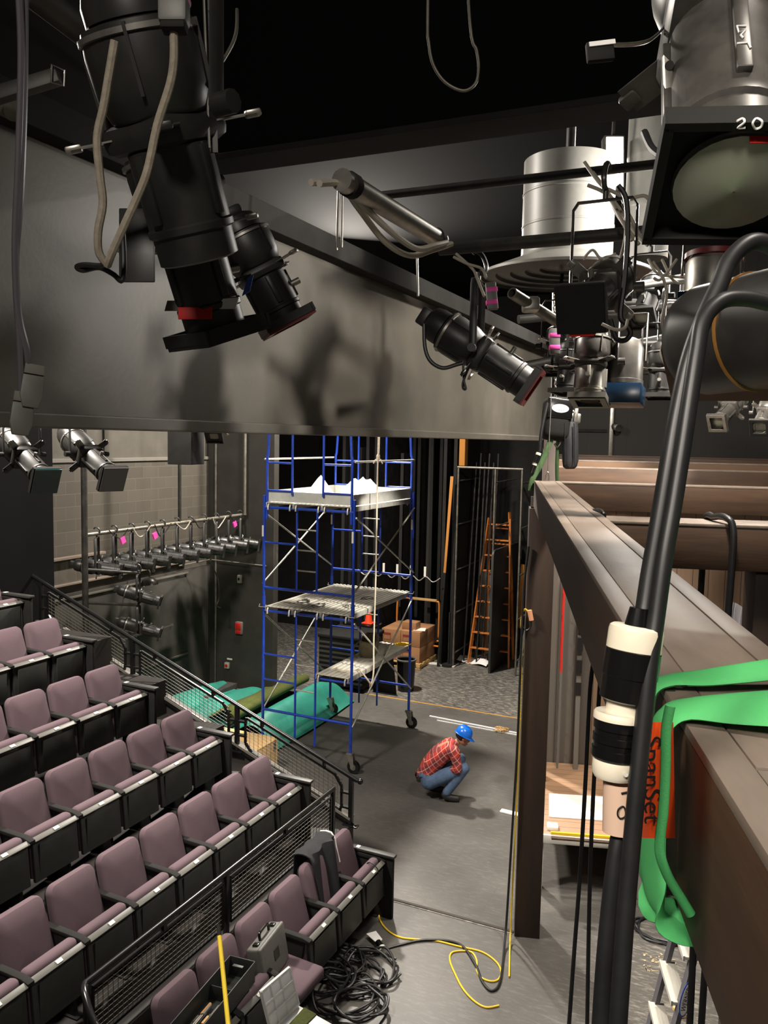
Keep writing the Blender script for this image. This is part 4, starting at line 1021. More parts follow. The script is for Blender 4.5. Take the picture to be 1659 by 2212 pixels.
# ladders leaning on the set wall
def lean_ladder(label, x0, x1, yb, yt, zt, zb, mt, wide, logo=None):
    t = sthing('ladder', label, 'ladder', ((x0+x1)/2, yb, zb))
    rails = []
    for x in (x0, x1): rails.append(spart('side_rail', M().bar((x, yb, zb), (x, yt, zt), wide, .07, up=V((1, 0, 0))), mt, t))
    n = int((zt-zb)/.31)
    for k in range(1, n):
        f = k/n; spart('rung', M().cyl((x0, yb+(yt-yb)*f, zb+(zt-zb)*f), (x1, yb+(yt-yb)*f, zb+(zt-zb)*f), .016, n=8), steel, t)
    return t
a, b = toset(onS(1217, 1350, 10.9)), toset(onS(1257, 1350, 10.9))
t = sthing('ladder', 'red fibreglass ladder seen edge-on against the grey planks beside the brown column', 'ladder', (a.x, 10.9, .656))
for y_ in (11.0, 11.13):
    spart('side_rail', M().bb((a.x-.011, y_-.02, 1.95), (a.x+.011, y_+.02, 3.55)), redladder, t)
    spart('lower_rail', M().bb((a.x-.011, y_-.02, .656), (a.x+.011, y_+.02, 1.95)), tubegrey, t, 'grey lower rail')
for k in range(9): spart('rung', M().cyl((a.x, 11.0, .9+.3*k), (a.x, 11.13, .9+.3*k), .010, n=8), steel, t)
t2 = sthing('ladder', 'ladder rail with yellow warning stickers leaning on the grey planks', 'ladder', (b.x, 11.0, .656))
spart('side_rail', M().bar((b.x, 11.0, .656), (b.x, 11.15, 3.7), .04, .06, up=V((1, 0, 0))), tubegrey, t2)
for k in range(4): spart('sticker', M().bb((b.x-.035, 10.985+.012*k, 2.55-.3*k), (b.x+.035, 11.03+.012*k, 2.72-.3*k)), yellow if k == 0 else ink, t2, 'yellow and black warning sticker')
# red ladder and grey dust sheet on the right
a = toset(onS(1625, 1375, 9.7)); b = toset(onS(1655, 1290, 9.7))
t = sthing('step_ladder', 'red fibreglass stepladder with an oval label at the right edge of the photo', 'ladder', (a.x, 9.7, .656))
dx = (b.x-a.x)/(b.z-a.z)
spart('side_rail', M().bar((a.x-dx*(a.z-.66), 9.7, .66), (a.x+dx*1.0, 9.7, a.z+1.0), .03, .13, up=V((0, 1, 0))), redladder, t)
spart('side_rail', M().bar((a.x-dx*(a.z-.66), 10.15, .66), (a.x+dx*1.0, 10.1, a.z+1.0), .03, .13, up=V((0, 1, 0))), redladder, t)
for k in range(6): spart('step', M().bb((a.x-dx*(a.z-.96-.33*k)-.05, 9.7, .95+.33*k), (a.x-dx*(a.z-.96-.33*k)+.05, 10.14, .97+.33*k)), steel, t)
def oval(c, X, Y, a, b, th, n=28): return [V(c)+V(X)*(a*math.cos(2*PI*i/n))+V(Y)*(b*math.sin(2*PI*i/n)) for i in range(n)]
d = V((dx, 0, 1)).normalized(); nx = V((1, 0, -dx)).normalized(); N = V((0, -1, 0))
c = V((a.x, 9.684, a.z)); 
lp = spart('oval_label', M().prism(oval(c, d, nx, .16, .05, 0), N*.004), bluetape, t)
spart('label_face', M().prism(oval(c+N*.004, d, nx, .14, .038, 0), N*.002), white, lp)
Rt = Mx((d, -nx, N)).transposed()
spart('lettering', textm('WERNER', .054, .0004, Rt, c+N*.0068), ink, lp)
a = toset(onS(1602, 1330, 9.95))
def dust(u, v):
    x = a.x-.12+.26*u-.02*v+.05*math.sin(2+4*v); z = .67+2.55*v
    return V((x+.03*math.sin(5*v), 9.95+.05*math.sin(9*u+4*v)+.03*math.sin(23*u+3*v), z-.12*u*(v > .9)))
t = sthing('dust_sheet', 'grey dust sheet hanging in folds beside the red stepladder', 'sheet', (a.x, 9.95, .66))
spart('folds', M().sheet(dust, 30, 24, .006), mat('grey dust sheet', (148, 146, 150), .8), t)
# black hose looped over the near cross beam
def hose(pts, r, label, nm='hose', mt=cable, grp=None, n=10): return single(nm, M().tube(spline(pts, 6), r, n), mt, label, 'cable', grp)
def bs(x, y, z): return sp(y, x, z)
a = toset(onS(1583, 1180, 4.64)); q = toset(onS(1542, 1260, 4.64))
hose([bs(a.x-.06, 4.64, 2.6), bs(a.x-.02, 4.63, 3.6), bs(a.x, 4.64, 4.3), bs(a.x, 4.655, 4.53), bs(a.x-.03, 4.70, 4.585), bs(a.x-.055, 4.85, 4.575), bs(a.x-.06, 5.02, 4.54), bs(a.x-.06, 5.04, 4.2), bs(a.x-.07, 5.04, 2.6)], .019, 'thick black hose looped over the nearest cross beam')
a = toset(onS(1302, 1116, 4.64)); hose([bs(a.x, 4.64, 3.9), bs(a.x, 4.645, 4.5), bs(a.x+.0, 4.69, 4.585), bs(a.x-.02, 4.9, 4.575), bs(a.x-.02, 5.03, 4.5), bs(a.x-.02, 5.04, 3.9)], .019, 'black hose end curling over the near cross beam beside the long beam')
# ---------------------------------------------------------------- ladder on the floor, lower right
p = onz(1500, 1990, 1.9)
c0 = toset(p)
t = sthing('step_ladder', 'grey stepladder with a blue oval label standing low at the bottom right', 'ladder', (c0.x, c0.y, 0))
L0 = V((c0.x, c0.y, 1.9)); rail_m = mat('grey fibreglass', (96, 94, 100), .5)
for k, yy in enumerate((c0.y+.02, c0.y+.5)):
    spart('side_rail', M().bar((c0.x-.30, yy, 0), (c0.x+.06, yy, 1.9), .03, .085, up=V((0, 1, 0))), rail_m, t)
    spart('rear_rail', M().bar((c0.x+.58, yy+.02, 0), (c0.x+.16, yy+.02, 1.86), .03, .05, up=V((0, 1, 0))), rail_m, t)
for k in range(5):
    z = .35+.32*k; x = c0.x-.30+.36*z/1.9
    s_ = spart('step', M().bb((x-.05, c0.y+.035, z-.02), (x+.05, c0.y+.485, z), .002), alum, t)
    spart('step_lip', M().bb((x-.058, c0.y+.035, z-.03), (x-.046, c0.y+.485, z+.004)), whitepaint, s_)
spart('top_cap', M().bb((c0.x-.0, c0.y-.02, 1.88), (c0.x+.24, c0.y+.54, 1.93), .01), tubegrey, t)
d = V((.36, 0, 1.9)).normalized(); nx = V((1.9, 0, -.36)).normalized(); N = V((0, -1, 0)); c = V((c0.x-.03, c0.y-.024, 1.38))
lp = spart('oval_label', M().prism(oval(c, d, nx, .13, .036, 0), N*.004), bluetape, t)
spart('label_face', M().prism(oval(c+N*.004, d, nx, .116, .027, 0), N*.002), white, lp)
spart('lettering', textm('WERNER', .042, .0004, Mx((d, -nx, N)).transposed(), c+N*.0068), ink, lp)
p = onz(1472, 2185, .02); single('wood_offcut', M().box(p, (.10, .12, .03), Mx.Rotation(.7, 3, 'Z')), ply, 'small pale wood offcut on the floor at the bottom right', 'offcut')
rnd = random.Random(21)
m = M()
for k in range(60):
    q = onz(rnd.uniform(1390, 1460), rnd.uniform(2060, 2100), 0); m.box(q+V((0, 0, .003)), (rnd.uniform(.01, .04), rnd.uniform(.006, .02), .004), Mx.Rotation(rnd.uniform(0, 3), 3, 'Z'))
single('wood_chips', m, mat('wood chips', (176, 160, 128), .8), 'scattered pale wood chips on the floor under the ladder', 'debris', kind='stuff')
m = M()
p = onz(1430, 2010, .01); pts = [p+V(((.28+.05*math.sin(k))*math.cos(k*.55), (.22+.04*math.cos(k*1.3))*math.sin(k*.55), .004+.002*(k % 3))) for k in range(34)]
single('cable_coil', m.tube(spline(pts, 4), .012, 6), cable, 'loosely coiled black cable on the floor under the timber beam', 'cable')
# ---------------------------------------------------------------- stage lights
def ellipsoidal(label, pb, pf, L=.66, sc=1.0, mt=fixt, group=None, gel=None, gelmat=None, lens=lensm, yoke=.30, clamp=True, updir=V((0, 0, 1)), name='stage_spotlight', redtag=False, roll=0.0, barrel=None, yk=True, square=False, wide=False, frm=True):
    # pb / pf: world points of the back cap and the lens end
    pb, pf = V(pb), V(pf); z = (pf-pb).normalized(); R = frame(z, updir)
    if roll: R = R @ Mx.Rotation(roll, 3, 'Z')
    t = thing(name, label, 'stage light', pb, R=R, group=group)
    s = sc; Lk = (pf-pb).length; k = Lk/L       # axial stretch
    h = lambda v: v*k
    A = V((0, 0, 0)); Z = V((0, 0, 1))
    bm_ = barrel or mt
    cap = part('rear_cap', M().lathe(A, Z, [(.001, 0), (.05*s, 0), (.075*s, h(.02)), (.085*s, h(.06)), (.085*s, h(.10)), (.07*s, h(.105))], 28), mt, t)
    part('socket_housing', M().bb((-.035*s, -.045*s, h(-.05)), (.035*s, .045*s, h(.01)), .01), mt, cap)
    m = M().lathe(A, Z, [(.07*s, h(.10)), (.098*s, h(.11)), (.102*s, h(.16)), (.10*s, h(.25)), (.088*s, h(.30)), (.08*s, h(.31))], 32)
    body = part('lamp_housing', m, mt, t)
    m = M()
    for i in range(8):
        a = 2*PI*i/8+.2; c = V((math.cos(a), math.sin(a), 0)); q = Mx.Rotation(a, 3, 'Z')
        part('cooling_fin', M().box(c*.10*s+Z*h(.19), (.014*s, .006*s, h(.15)), q), mt, body) if i % 2 else None
    part('rim_band', M().lathe(A, Z, [(.100*s, h(.12)), (.106*s, h(.122)), (.106*s, h(.134)), (.100*s, h(.136))], 32, close=True), steel, body, 'bright rim band')
    gate = part('gate', M().box(Z*h(.34), (.17*s, .17*s, h(.07)), None, .02*s), mt, t)
    for i in range(4):
        a = PI/2*i+PI/4; c = V((math.cos(a), math.sin(a), 0)); q = Mx.Rotation(a, 3, 'Z')
        sh = part('shutter', M().box(c*.125*s+Z*h(.335), (.09*s, .05*s, .003), q).box(c*.165*s+Z*h(.335), (.03*s, .026*s, .014*s), q, .004), steel if i % 2 else mt, gate, 'shutter blade handle')
    tube_ = part('lens_tube', M().lathe(A, Z, [(.07*s, h(.37)), (.078*s, h(.375)), (.078*s, h(.55)), (.082*s, h(.555)), (.082*s, h(.57)), (.076*s, h(.575)), (.076*s, h(.64)), (.068*s, h(.645)), (.066*s, h(.60))], 32), bm_, t)
    for a in (PI/2, -PI/2, 0, PI):
        c = V((math.cos(a), math.sin(a), 0)); part('tube_rail', M().box(c*.081*s+Z*h(.46), (.012*s, .02*s, h(.16)), Mx.Rotation(a, 3, 'Z'), .003), bm_, tube_)
    part('focus_knob', M().cyl(V((0, .08*s, h(.47))), V((0, .115*s, h(.47))), .012*s, n=12), steel, tube_)
    g = None if not frm else part('lens_frame', M().box(V((0, .092*s, h(.64))), (.20*s, .012*s, .03*s)).box(V((0, -.092*s, h(.64))), (.20*s, .012*s, .03*s)).box(V((.094*s, 0, h(.64))), (.012*s, .18*s, .03*s)).box(V((-.094*s, 0, h(.64))), (.012*s, .18*s, .03*s)).lathe(Z*h(.63), Z, [(.070*s, 0), (.128*s, 0), (.128*s, .004), (.070*s, .004)], 4, x=V((1, 1, 0)), close=True), mattblack if wide else bm_, t)
    part('lens', M().lathe(A, Z, [(.001, h(.660 if wide else .628)), (.03*s, h(.658 if wide else .627)), (.074*s if wide else .068*s, h(.648 if wide else .615)), (.066*s, h(.60)), (.001, h(.60))], 28), lens, t)
    if gel is not None:
        m = M()
        n = 4; ro_ = .135*s; ri = .078*s
        o_ = [V((ro_*math.cos(PI/4+PI/2*i), ro_*math.sin(PI/4+PI/2*i), h(.655))) for i in range(4)]
        if gel == 'frame':
            q = [[o_[i] for i in range(4)]]
            pts8 = [o_[i] for i in range(4)]
            a = [m.bm.verts.new(p) for p in pts8]; b = [m.bm.verts.new(p*1.0+Z*.012) for p in pts8]
            ir = [m.bm.verts.new(V((ri*1.2*math.cos(PI/4+PI/2*i), ri*1.2*math.sin(PI/4+PI/2*i), h(.655)))) for i in range(4)]
            jr = [m.bm.verts.new(v.co+Z*.012) for v in ir]
            m.skinr(a, b); m.skinr(b, jr); m.skinr(jr, ir); m.skinr(ir, a)
            gf = part('gel_frame', m, gelmat or mt, t)
        else:
            m.prism([p for p in o_], Z*.012); gf = part('gel_frame', m, gelmat or mt, t)
    if redtag: part('red_tape', M().bb((-.05*s, -.108*s, h(.63)), (.05*s, -.098*s, h(.66))), red, t, 'red tape tag')
    if yk:
        upl = (R.inverted() @ updir); upl.z *= 1.0; upl.normalize()
        piv = h(.31); w = .135*s
        pts = []
        for sx in (-1, 1):
            b = V((sx*w, 0, piv)); e = b+upl*yoke
            pts.append((b, e))
        a0, e0 = pts[0]; a1, e1 = pts[1]
        line = [a0, e0-upl*.03, e0+V((.02, 0, 0)), e1-V((.02, 0, 0)), e1-upl*.03, a1]
        y = part('yoke', M().tube(line, 0, 8, flat=(upl.cross(V((1, 0, 0))), .018*s, .005)), mt, t)
        for sx in (-1, 1): part('tilt_knob', M().cyl(V((sx*w, 0, piv)), V((sx*(w+.04*s), 0, piv)), .02*s, n=10), mt, y)
        if clamp:
            c0 = (e0+e1)/2; cz = upl
            part('hook_clamp', M().cyl(c0, c0+cz*.05, .012).tube(spline([c0+cz*.05, c0+cz*.06+V((0, 0, .03)), c0+cz*.10+V((0, 0, .045)), c0+cz*.14+V((0, 0, .02)), c0+cz*.145-V((0, 0, .02)), c0+cz*.12-V((0, 0, .042))], 4), .012, 8), mt, y)
    return t
# ---------------------------------------------------------------- high panel, catwalk beam, pipes
struct('wall_high_panel', M().bb((-2.70, -1, 5.03), (-2.6, 10.52, 6.12)), flatpaint)
struct('trim_13', M().bb((-2.72, -1, 4.985), (-2.565, 10.54, 5.045), .008), flatpaint)
struct('trim_14', M().bb((-2.72, -1, 6.08), (-2.50, 10.54, 6.21), .004), mattblack)
struct('trim_15', M().bb((-2.72, 10.50, 5.0), (-2.55, 10.60, 6.2), .004), darkwall)
ya = 3.55; za = (onY(480, 335, ya).z+onY(1420, 215, ya).z)/2
struct('trim_16', M().bb((-3.2, ya, za), (6, ya+.22, za+.03), .003), mattblack)
struct('trim_17', M().bb((-3.2, ya+.09, za+.03), (6, ya+.12, 8.3)), pillarm)
def pipe(label, a, b, r=.024, mt=blackpipe, grp=None): return single('pipe', M().cyl(a, b, r, n=16), mt, label, 'pipe', grp)
y1, y2 = 4.5, 3.9
q = onY(1000, 405, y1); pipe('upper black grid pipe crossing behind the pale cables', (-2.2, y1, onY(600, 448, y1).z), (3.5, y1, onY(1440, 352, y1).z))
pipe('lower black grid pipe crossing in front of the round house light', (onY(950, 535, y2).x, y2, onY(960, 538, y2).z), (3.5, y2, onY(1460, 492, y2).z), .03)
a, b = onX(738, 388, -.85), onX(952, 520, -.85); t = thing('pipe', 'bright grey diagonal pipe under the catwalk with two cables sagging below it', 'pipe', a)
part('tube', M().cyl(a, b, .024, n=18), steel, t, W=True)
for p in (a.lerp(b, .05), a.lerp(b, .93)): part('tape_wrap', M().cyl(p, p+(b-a).normalized()*.025, .027, n=16), mattblack, t, W=True)
D0 = (a-CAM).dot(FW); D1 = (b-CAM).dot(FW)
def pathD(pxs, d0, d1):
    n = len(pxs)-1; return [atD(x, y, d0+(d1-d0)*i/n) for i, (x, y) in enumerate(pxs)]
def wire(pxs, d0, d1, r, label, mt=cable, nm='cable', grp=None, n=8, k=6): return single(nm, M().tube(spline(pathD(pxs, d0, d1), k), r, n), mt, label, 'cable', grp)
wire([(672, 394), (735, 400), (775, 450), (830, 520), (885, 552), (935, 540), (975, 527)], D0-.03, D1-.03, .0075, 'lower pale cable sagging under the bright diagonal pipe', paleCable)
wire([(690, 396), (742, 400), (790, 450), (850, 505), (900, 537), (940, 530), (965, 524)], D0-.05, D1-.05, .0075, 'upper pale cable sagging under the bright diagonal pipe', paleCable)
for i, (x0, y0, x1, y1_) in enumerate(((740, 400, 738, 535), (731, 400, 727, 540), (901, 545, 903, 640))):
    pipe('thin hanger wire dropping from the grid, %s' % ['just right of the diagonal pipe top', 'just left of the diagonal pipe top', 'below the lower end of the diagonal pipe'][i], atD(x0, y0, 4.3), atD(x1, y1_, 4.3), .006, steel)
single('brown_board', M().box(atD(1645, 806, 2.3), (.5, .35, .02), Mx.Rotation(-.35, 3, 'X'), .003), brownboard, 'brown board behind the black lamp barrel at the right edge', 'board')
# ---------------------------------------------------------------- round house lights
def houselight(c, label, can_r, can_h, disc_r):
    t = thing('house_light', label, 'house light', c)
    part('can', M().lathe(c+V((0, 0, .10)), (0, 0, 1), [(can_r, 0), (can_r, can_h*.32), (can_r*1.012, can_h*.325), (can_r*1.012, can_h*.34), (can_r, can_h*.345), (can_r, can_h*.65), (can_r*1.012, can_h*.655), (can_r*1.012, can_h*.67), (can_r, can_h*.675), (can_r, can_h), (.05, can_h+.05), (.001, can_h+.05)], 56), lamphousing, t, W=True)
    if disc_r:
        part('reflector_cone', M().lathe(c, (0, 0, 1), [(can_r, .13), (can_r*1.02, .115), (disc_r*.97, .02), (disc_r, .012), (disc_r, -.004), (disc_r*.985, -.006)], 64), lamphousing, t, W=True)
        pr = []
        for k in range(5):
            r = disc_r*(.985-.17*k); pr += [(r, -.004+.012*k), (r-.01, .012+.012*k)]
        pr.append((.001, .07)); part('baffle_rings', M().lathe(c, (0, 0, 1), pr, 64), lampdisc, t, 'dark stepped rings under the reflector', W=True)
    part('stem', M().cyl(c+V((0, 0, can_h+.1)), V((c.x, c.y, 8.3)), .03), blackpipe, t, W=True)
    return t
houselight(atD(1222, 598, 5.4), 'large round house light with a dark stepped underside and grey can', .29, .62, .555)
houselight(atD(1392, 590, 6.2), 'second grey house light can behind the pale cables', .16, 1.1, 0)
c = atD(1328, 350, 6.0)
t = thing('work_light', 'lit white work light glaring between the two house light cans', 'work light', c)
Rw = Mx((RT, UP, -FW)).transposed()
part('housing', M().box(c+FW*.05, (.15, .40, .09), Rw, .01), fixtworn, t, W=True)
part('lit_face', M().box(c, (.12, .36, .012), Rw, .003), mat('lit lamp face', (255, 246, 230), .4, emit=9), t, 'glowing white face', W=True)
part('hanger', M().cyl(c+UP*.2+FW*.05, V((c.x, c.y, 8.3)), .012), blackpipe, t, W=True)
# ---------------------------------------------------------------- spotlights
def spot(label, b, f, **kw): return ellipsoidal(label, atD(*b), atD(*f), **kw)
spot('large black spotlight at the upper left with two grey cables looped in front', (262, -60, 1.42), (436, 575, 1.62), sc=1.0, yoke=.36, frm=False)
spot('black spotlight with a wide square frame hanging below the large upper left one', (330, 250, 1.86), (472, 728, 2.02), sc=.95, gel='solid', gelmat=fixt, redtag=False, yk=False)
spot('black spotlight with a dark red frame pointing down right by the high panel', (500, 470, 2.45), (622, 700, 2.52), sc=.82, gel='frame', gelmat=redgel, yk=False)
spot('silver and black spotlight at the upper right with white marker writing', (1545, -230, 1.44), (1585, 415, 1.12), sc=1.05, mt=fixtworn, lens=lensm, yk=False, wide=True, roll=PI-.06)
spot('black spotlight with a dull red frame in front of the high panel', (925, 690, 4.25), (1150, 838, 4.15), sc=1.05, gel='frame', gelmat=redgel, yoke=.34)
spot('spotlight below the round house light with a black square facing the camera', (1335, 590, 3.75), (1253, 668, 3.2), sc=.98, mt=fixtworn, gel='solid', gelmat=mattblack, redtag=True, yoke=.36)
spot('silver spotlight pointing straight down with a green frame', (1285, 706, 4.3), (1272, 868, 4.25), sc=.95, mt=fixtworn, gel='frame', gelmat=greengel, barrel=steel, yoke=.25)
spot('black spotlight with teal gel hanging under the high panel at the left edge', (5, 935, 6.35), (100, 1040, 5.9), sc=1.0, gel='solid', gelmat=tealgel, yoke=.22)
spot('black spotlight with grey gel hanging under the high panel left of the block wall pipe', (140, 935, 6.5), (246, 1036, 6.05), sc=1.0, gel='solid', gelmat=greygel, yoke=.22)
spot('small spotlight against the black boarded wall with a blue lens, behind the black cables', (1606, 850, 8.6), (1548, 915, 8.2), sc=.95, mt=fixtworn, yoke=.2, gel='frame', gelmat=steel)
spot('small bright spotlight at the right edge against the black boarded wall', (1668, 862, 8.8), (1640, 925, 8.4), sc=.95, mt=steel, yoke=.2, gel='frame', gelmat=mattblack)
spot('dark spotlight hanging right of the perforated lamp', (1432, 740, 4.6), (1425, 860, 4.6), sc=.8, yoke=.25)
spot('dark spotlight hanging behind the silver downward one', (1235, 740, 4.9), (1225, 850, 4.9), sc=.85, yoke=.25)
spot('small dark spotlight tucked under the high panel beside the black speaker', (470, 900, 9.6), (462, 945, 9.4), sc=1.0, yoke=.2)
def parcan(label, pb, pf, r, L_, mt, frame_m, red_band=False):
    pb, pf = V(pb), V(pf); z = (pf-pb); R = frame(z); t = thing('stage_lamp', label, 'stage light', pb, R=R); h = z.length
    part('can', M().lathe((0, 0, 0), (0, 0, 1), [(.001, 0), (r*.55, .004), (r*.85, h*.08), (r, h*.25), (r, h*.9), (r*1.04, h*.91), (r*1.04, h)], 36), mt, t)
    holes = 0
    for k in range(30):
        a = -PI/2-.7+(k % 10)*.155; hz = h*(.38+.1*(k//10)); c = V((math.cos(a+.07*(k//10)), math.sin(a+.07*(k//10)), 0))
        part('vent_hole', M().cyl(c*(r-.004)+V((0, 0, hz)), c*(r+.0015)+V((0, 0, hz)), r*.035, n=8), ink, t)
    part('frame_box', M().box((0, 0, h*1.22), (r*2.15, r*2.15, h*.42), None, .004), frame_m, t)
    if red_band: part('tape_band', M().lathe((0, 0, h*.02), (0, 0, 1), [(r*1.03, 0), (r*1.06, 0), (r*1.06, h*.12), (r*1.03, h*.12)], 36, close=True), redgel, t, 'dull red band')
    part('yoke', M().tube([V((-r*1.1, 0, h*.5)), V((-r*1.1, 0, -h*.5)), V((r*1.1, 0, -h*.5)), V((r*1.1, 0, h*.5))], 0, 8, flat=((0, 1, 0), .016, .005)), mt, t)
    return t
parcan('round perforated black lamp with a dark blue square hood', atD(1352, 730, 4.3), atD(1346, 832, 4.3), .095, .2, fixtworn, bluegel)
parcan('silver perforated lamp with a red band below the upper right spotlight', atD(1542, 548, 2.7), atD(1536, 640, 2.7), .085, .2, steel, bluegel, True)
# black barrel at the right edge
a, b = atD(1508, 738, 1.32), atD(1790, 690, 1.12)
t = thing('stage_lamp', 'large black lamp barrel at the right edge with thick cables hanging over it', 'stage light', a)
z = (b-a).normalized()
part('barrel', M().lathe(a, z, [(.001, -.02), (.05, -.018), (.078, 0), (.085, .02), (.085, .26), (.08, .262)], 40), fixt, t, W=True)
part('brass_ring', M().lathe(a+z*.105, z, [(.085, 0), (.0875, .001), (.0875, .004), (.085, .005)], 40, close=True), mat('brass edge', (170, 120, 60), .4, metal=.6), t, 'thin orange brown ring', W=True)
# row of eleven lights on a pipe along the block wall
xp = -9.1
a, b = V((xp, onX(185, 1155, xp).y-.06, 3.47)), V((xp, 13.40, 3.47))
pp = single('pipe', M().cyl(a, b, .03, n=14), pipem, 'horizontal pipe along the block wall carrying a row of dark spotlights', 'pipe')
DIRV = V((.80, .56, -.15)).normalized()
cols = ['nearest the tall boom pipe', 'second from the boom pipe', 'third from the boom pipe', 'fourth from the boom pipe', 'fifth from the boom pipe', 'sixth, in the middle of the row', 'fifth from the corner', 'fourth from the corner', 'third from the corner', 'second from the corner', 'nearest the corner']
y0r = a.y+.30; step = (13.25-y0r)/10
proto_l = None
for i in range(11):
    y = y0r+step*i
    lab = 'dark spotlight on the block wall pipe, ' + cols[i]
    ctr = V((xp, y, 2.95)); pb = ctr-DIRV*.35; 
    if proto_l is None:
        proto_l = ellipsoidal(lab, pb, ctr+DIRV*.37, L=.66, sc=1.12, yoke=.46, group='dark spotlights in a row on the block wall pipe')
        mw0 = MW[proto_l]
    else:
        dup(proto_l, Mx.Translation(V((0, step*i, .006*math.sin(i*3)))) @ mw0 @ Mx.Rotation(.05*math.sin(i*2.3), 4, 'Z'), lab, None)
rnd = random.Random(4)
for i in range(7):
    y = y0r+.2+.52*i; pts = [(xp+.04, y, 3.50), (xp+.05, y+.12, 3.40-.05*(i % 3)), (xp+.03, y+.28, 3.36), (xp+.05, y+.4, 3.49)]
    single('cable', M().tube(spline(pts, 5), .009, 6), paleCable if i % 2 else cable, 'short cable looped on the block wall pipe, %s from the boom pipe' % ORD[i], 'cable', 'cables looped on the block wall pipe')
for i, k in enumerate((1, 3, 9)):
    y = y0r+step*k+.12; single('tape_flag', M().box((xp+.04, y, 3.32), (.03, .09, .10), Mx.Rotation(.4, 3, 'X')), pink, 'pink tape flag on the block wall pipe, ' + ['towards the boom pipe', 'near the middle', 'towards the corner'][i], 'tape')
# uprights and boom arms
bx_ = onX(181, 1000, -9.0)
boom = thing('boom_pipe', 'tall boom pipe in front of the block wall with two short arms', 'boom', (-9.0, bx_.y, 0))
zA = [onX(185, 1230, -9.0).z, onX(185, 1302, -9.0).z]
part('upright', M().cyl((-9.0, bx_.y, 0), (-9.0, bx_.y, 8.3), .045, n=16), blackpipe, boom, W=True)
for z in zA: part('arm', M().cyl((-9.0, bx_.y, z), (-8.62, bx_.y+.72, z-.12), .024, n=10), blackpipe, boom, W=True)
for i, z in enumerate(zA):
    c = V((-8.62, bx_.y+.70, z-.46)); dv = V((.80, .50, -.30)).normalized()
    ellipsoidal('dark spotlight on the %s arm of the boom pipe' % ['upper', 'lower'][i], c-dv*.32, c+dv*.36, sc=1.0, yoke=.33)
p = onX(388, 1000, -9.15); pipe('thick pipe dropping to the light row below the black speaker', (-9.15, p.y, 3.47), (-9.15, p.y, 8.3), .03, blackpipe)
p = onX(529, 1000, -9.05); pipe('pale pipe dropping to the corner end of the light row', (-9.05, p.y, 3.47), (-9.05, p.y, 8.3), .03, pipem)
a = onX(402, 960, -6.2)
t = thing('speaker', 'black speaker box hanging below the high panel in front of the block wall', 'speaker', (a.x, a.y, a.z))
zb = onX(402, 1003, -6.2).z
part('cabinet', M().box((a.x, a.y, zb+.36), (.30, .34, .72), Mx.Rotation(.2, 3, 'Z'), .008), mattblack, t, W=True)
part('bracket', M().cyl((a.x, a.y, zb+.7), (a.x, a.y, 8.3), .02), blackpipe, t, W=True)
# ---------------------------------------------------------------- chain hoist at the far end of the beam
hD = 8.45
c = atD(1202, 905, hD)
t = thing('chain_hoist', 'black chain hoist with a pale oval nameplate above the far beam end', 'hoist', c)
Rh = Mx((RT, UP, -FW)).transposed() @ Mx.Rotation(-.10, 3, 'Z')
k_ = hD/1800
part('motor_body', M().box(c, (60*k_, 92*k_, .26), Rh, .07, 4), mattblack, t, W=True)
part('motor_cap', M().box(c+Rh @ V((0, 20*k_, .12)), (56*k_, 44*k_, .05), Rh, .02, 3), plasticblack, t, W=True)
pc = c+Rh @ V((0, 19*k_, .147))
pl = part('nameplate', M().prism([pc+Rh @ V((x, y, 0)) for x, y in [(.085*math.cos(a)*(1)+(.04 if math.cos(a) > 0 else -.04)*0, .042*math.sin(a)) for a in [2*PI*i/32 for i in range(32)]]], Rh @ V((0, 0, .004))), paper, t, 'pale oval nameplate', W=True)
m = textm('COLUMBUS', .024, .0004, Rh, pc+Rh @ V((0, .012, .0046)), sx=.95); part('lettering', m, greyink, pl, W=True)
m = textm('RO', .032, .0004, Rh, pc+Rh @ V((.01, -.020, .0046))); part('lettering', m, ink, pl, W=True)
def chain(m, a, b, pitch=.03, r=.004, w=.012):
    a, b = V(a), V(b); n = max(2, int((b-a).length/pitch)); z = (b-a).normalized(); x = z.orthogonal().normalized(); y = z.cross(x)
    for i in range(n):
        c_ = a.lerp(b, (i+.5)/n); u = x if i % 2 else y
        m.tube([c_+u*w*math.cos(q)+z*pitch*.75*math.sin(q) for q in [2*PI*k/10 for k in range(10)]], r, 5, closed=True)
    return m
part('load_chain', chain(M(), atD(1200, 866, hD), atD(1196, 560, hD)), steel, t, W=True)
part('hook', M().tube(spline([atD(1206, 944, hD), atD(1210, 956, hD), atD(1204, 966, hD), atD(1198, 958, hD)], 5), .012, 8), steel, t, W=True)
part('clutch_bracket', M().box(atD(1236, 903, hD), (34*k_, 20*k_, .08), Rh, .01).box(atD(1244, 895, hD-.05), (8*k_, 34*k_, .04), Rh, .006), steel, t, W=True)
rnd = random.Random(8); m = M()
for k in range(7):
    a = atD(1222+rnd.uniform(-8, 14), 868+rnd.uniform(-10, 20), hD-.08); b = atD(1228+rnd.uniform(-6, 14), 898+rnd.uniform(-10, 10), hD-.08); chain(m, a, b, .022, .004, .009)
part('slack_chain', m, steel, t, W=True)
t = thing('chain_bag', 'long black chain bag hanging beside the chain hoist', 'bag', atD(1231, 1012, hD))
m = M()
rings = []
ax = [(1232, 912, 15), (1232, 925, 17), (1232, 960, 17.5), (1232, 995, 17.5), (1231, 1008, 15), (1231, 1013, 9)]
prev = None
for x, y, w_ in ax:
    q = atD(x, y, hD-.05); r_ = m.ring(q, RT, FW, w_*k_, 20, w_*k_*.8)
    if prev: m.skinr(prev, r_)
    prev = r_
m.bm.faces.new(prev)
part('bag', m, bagm, t, W=True)
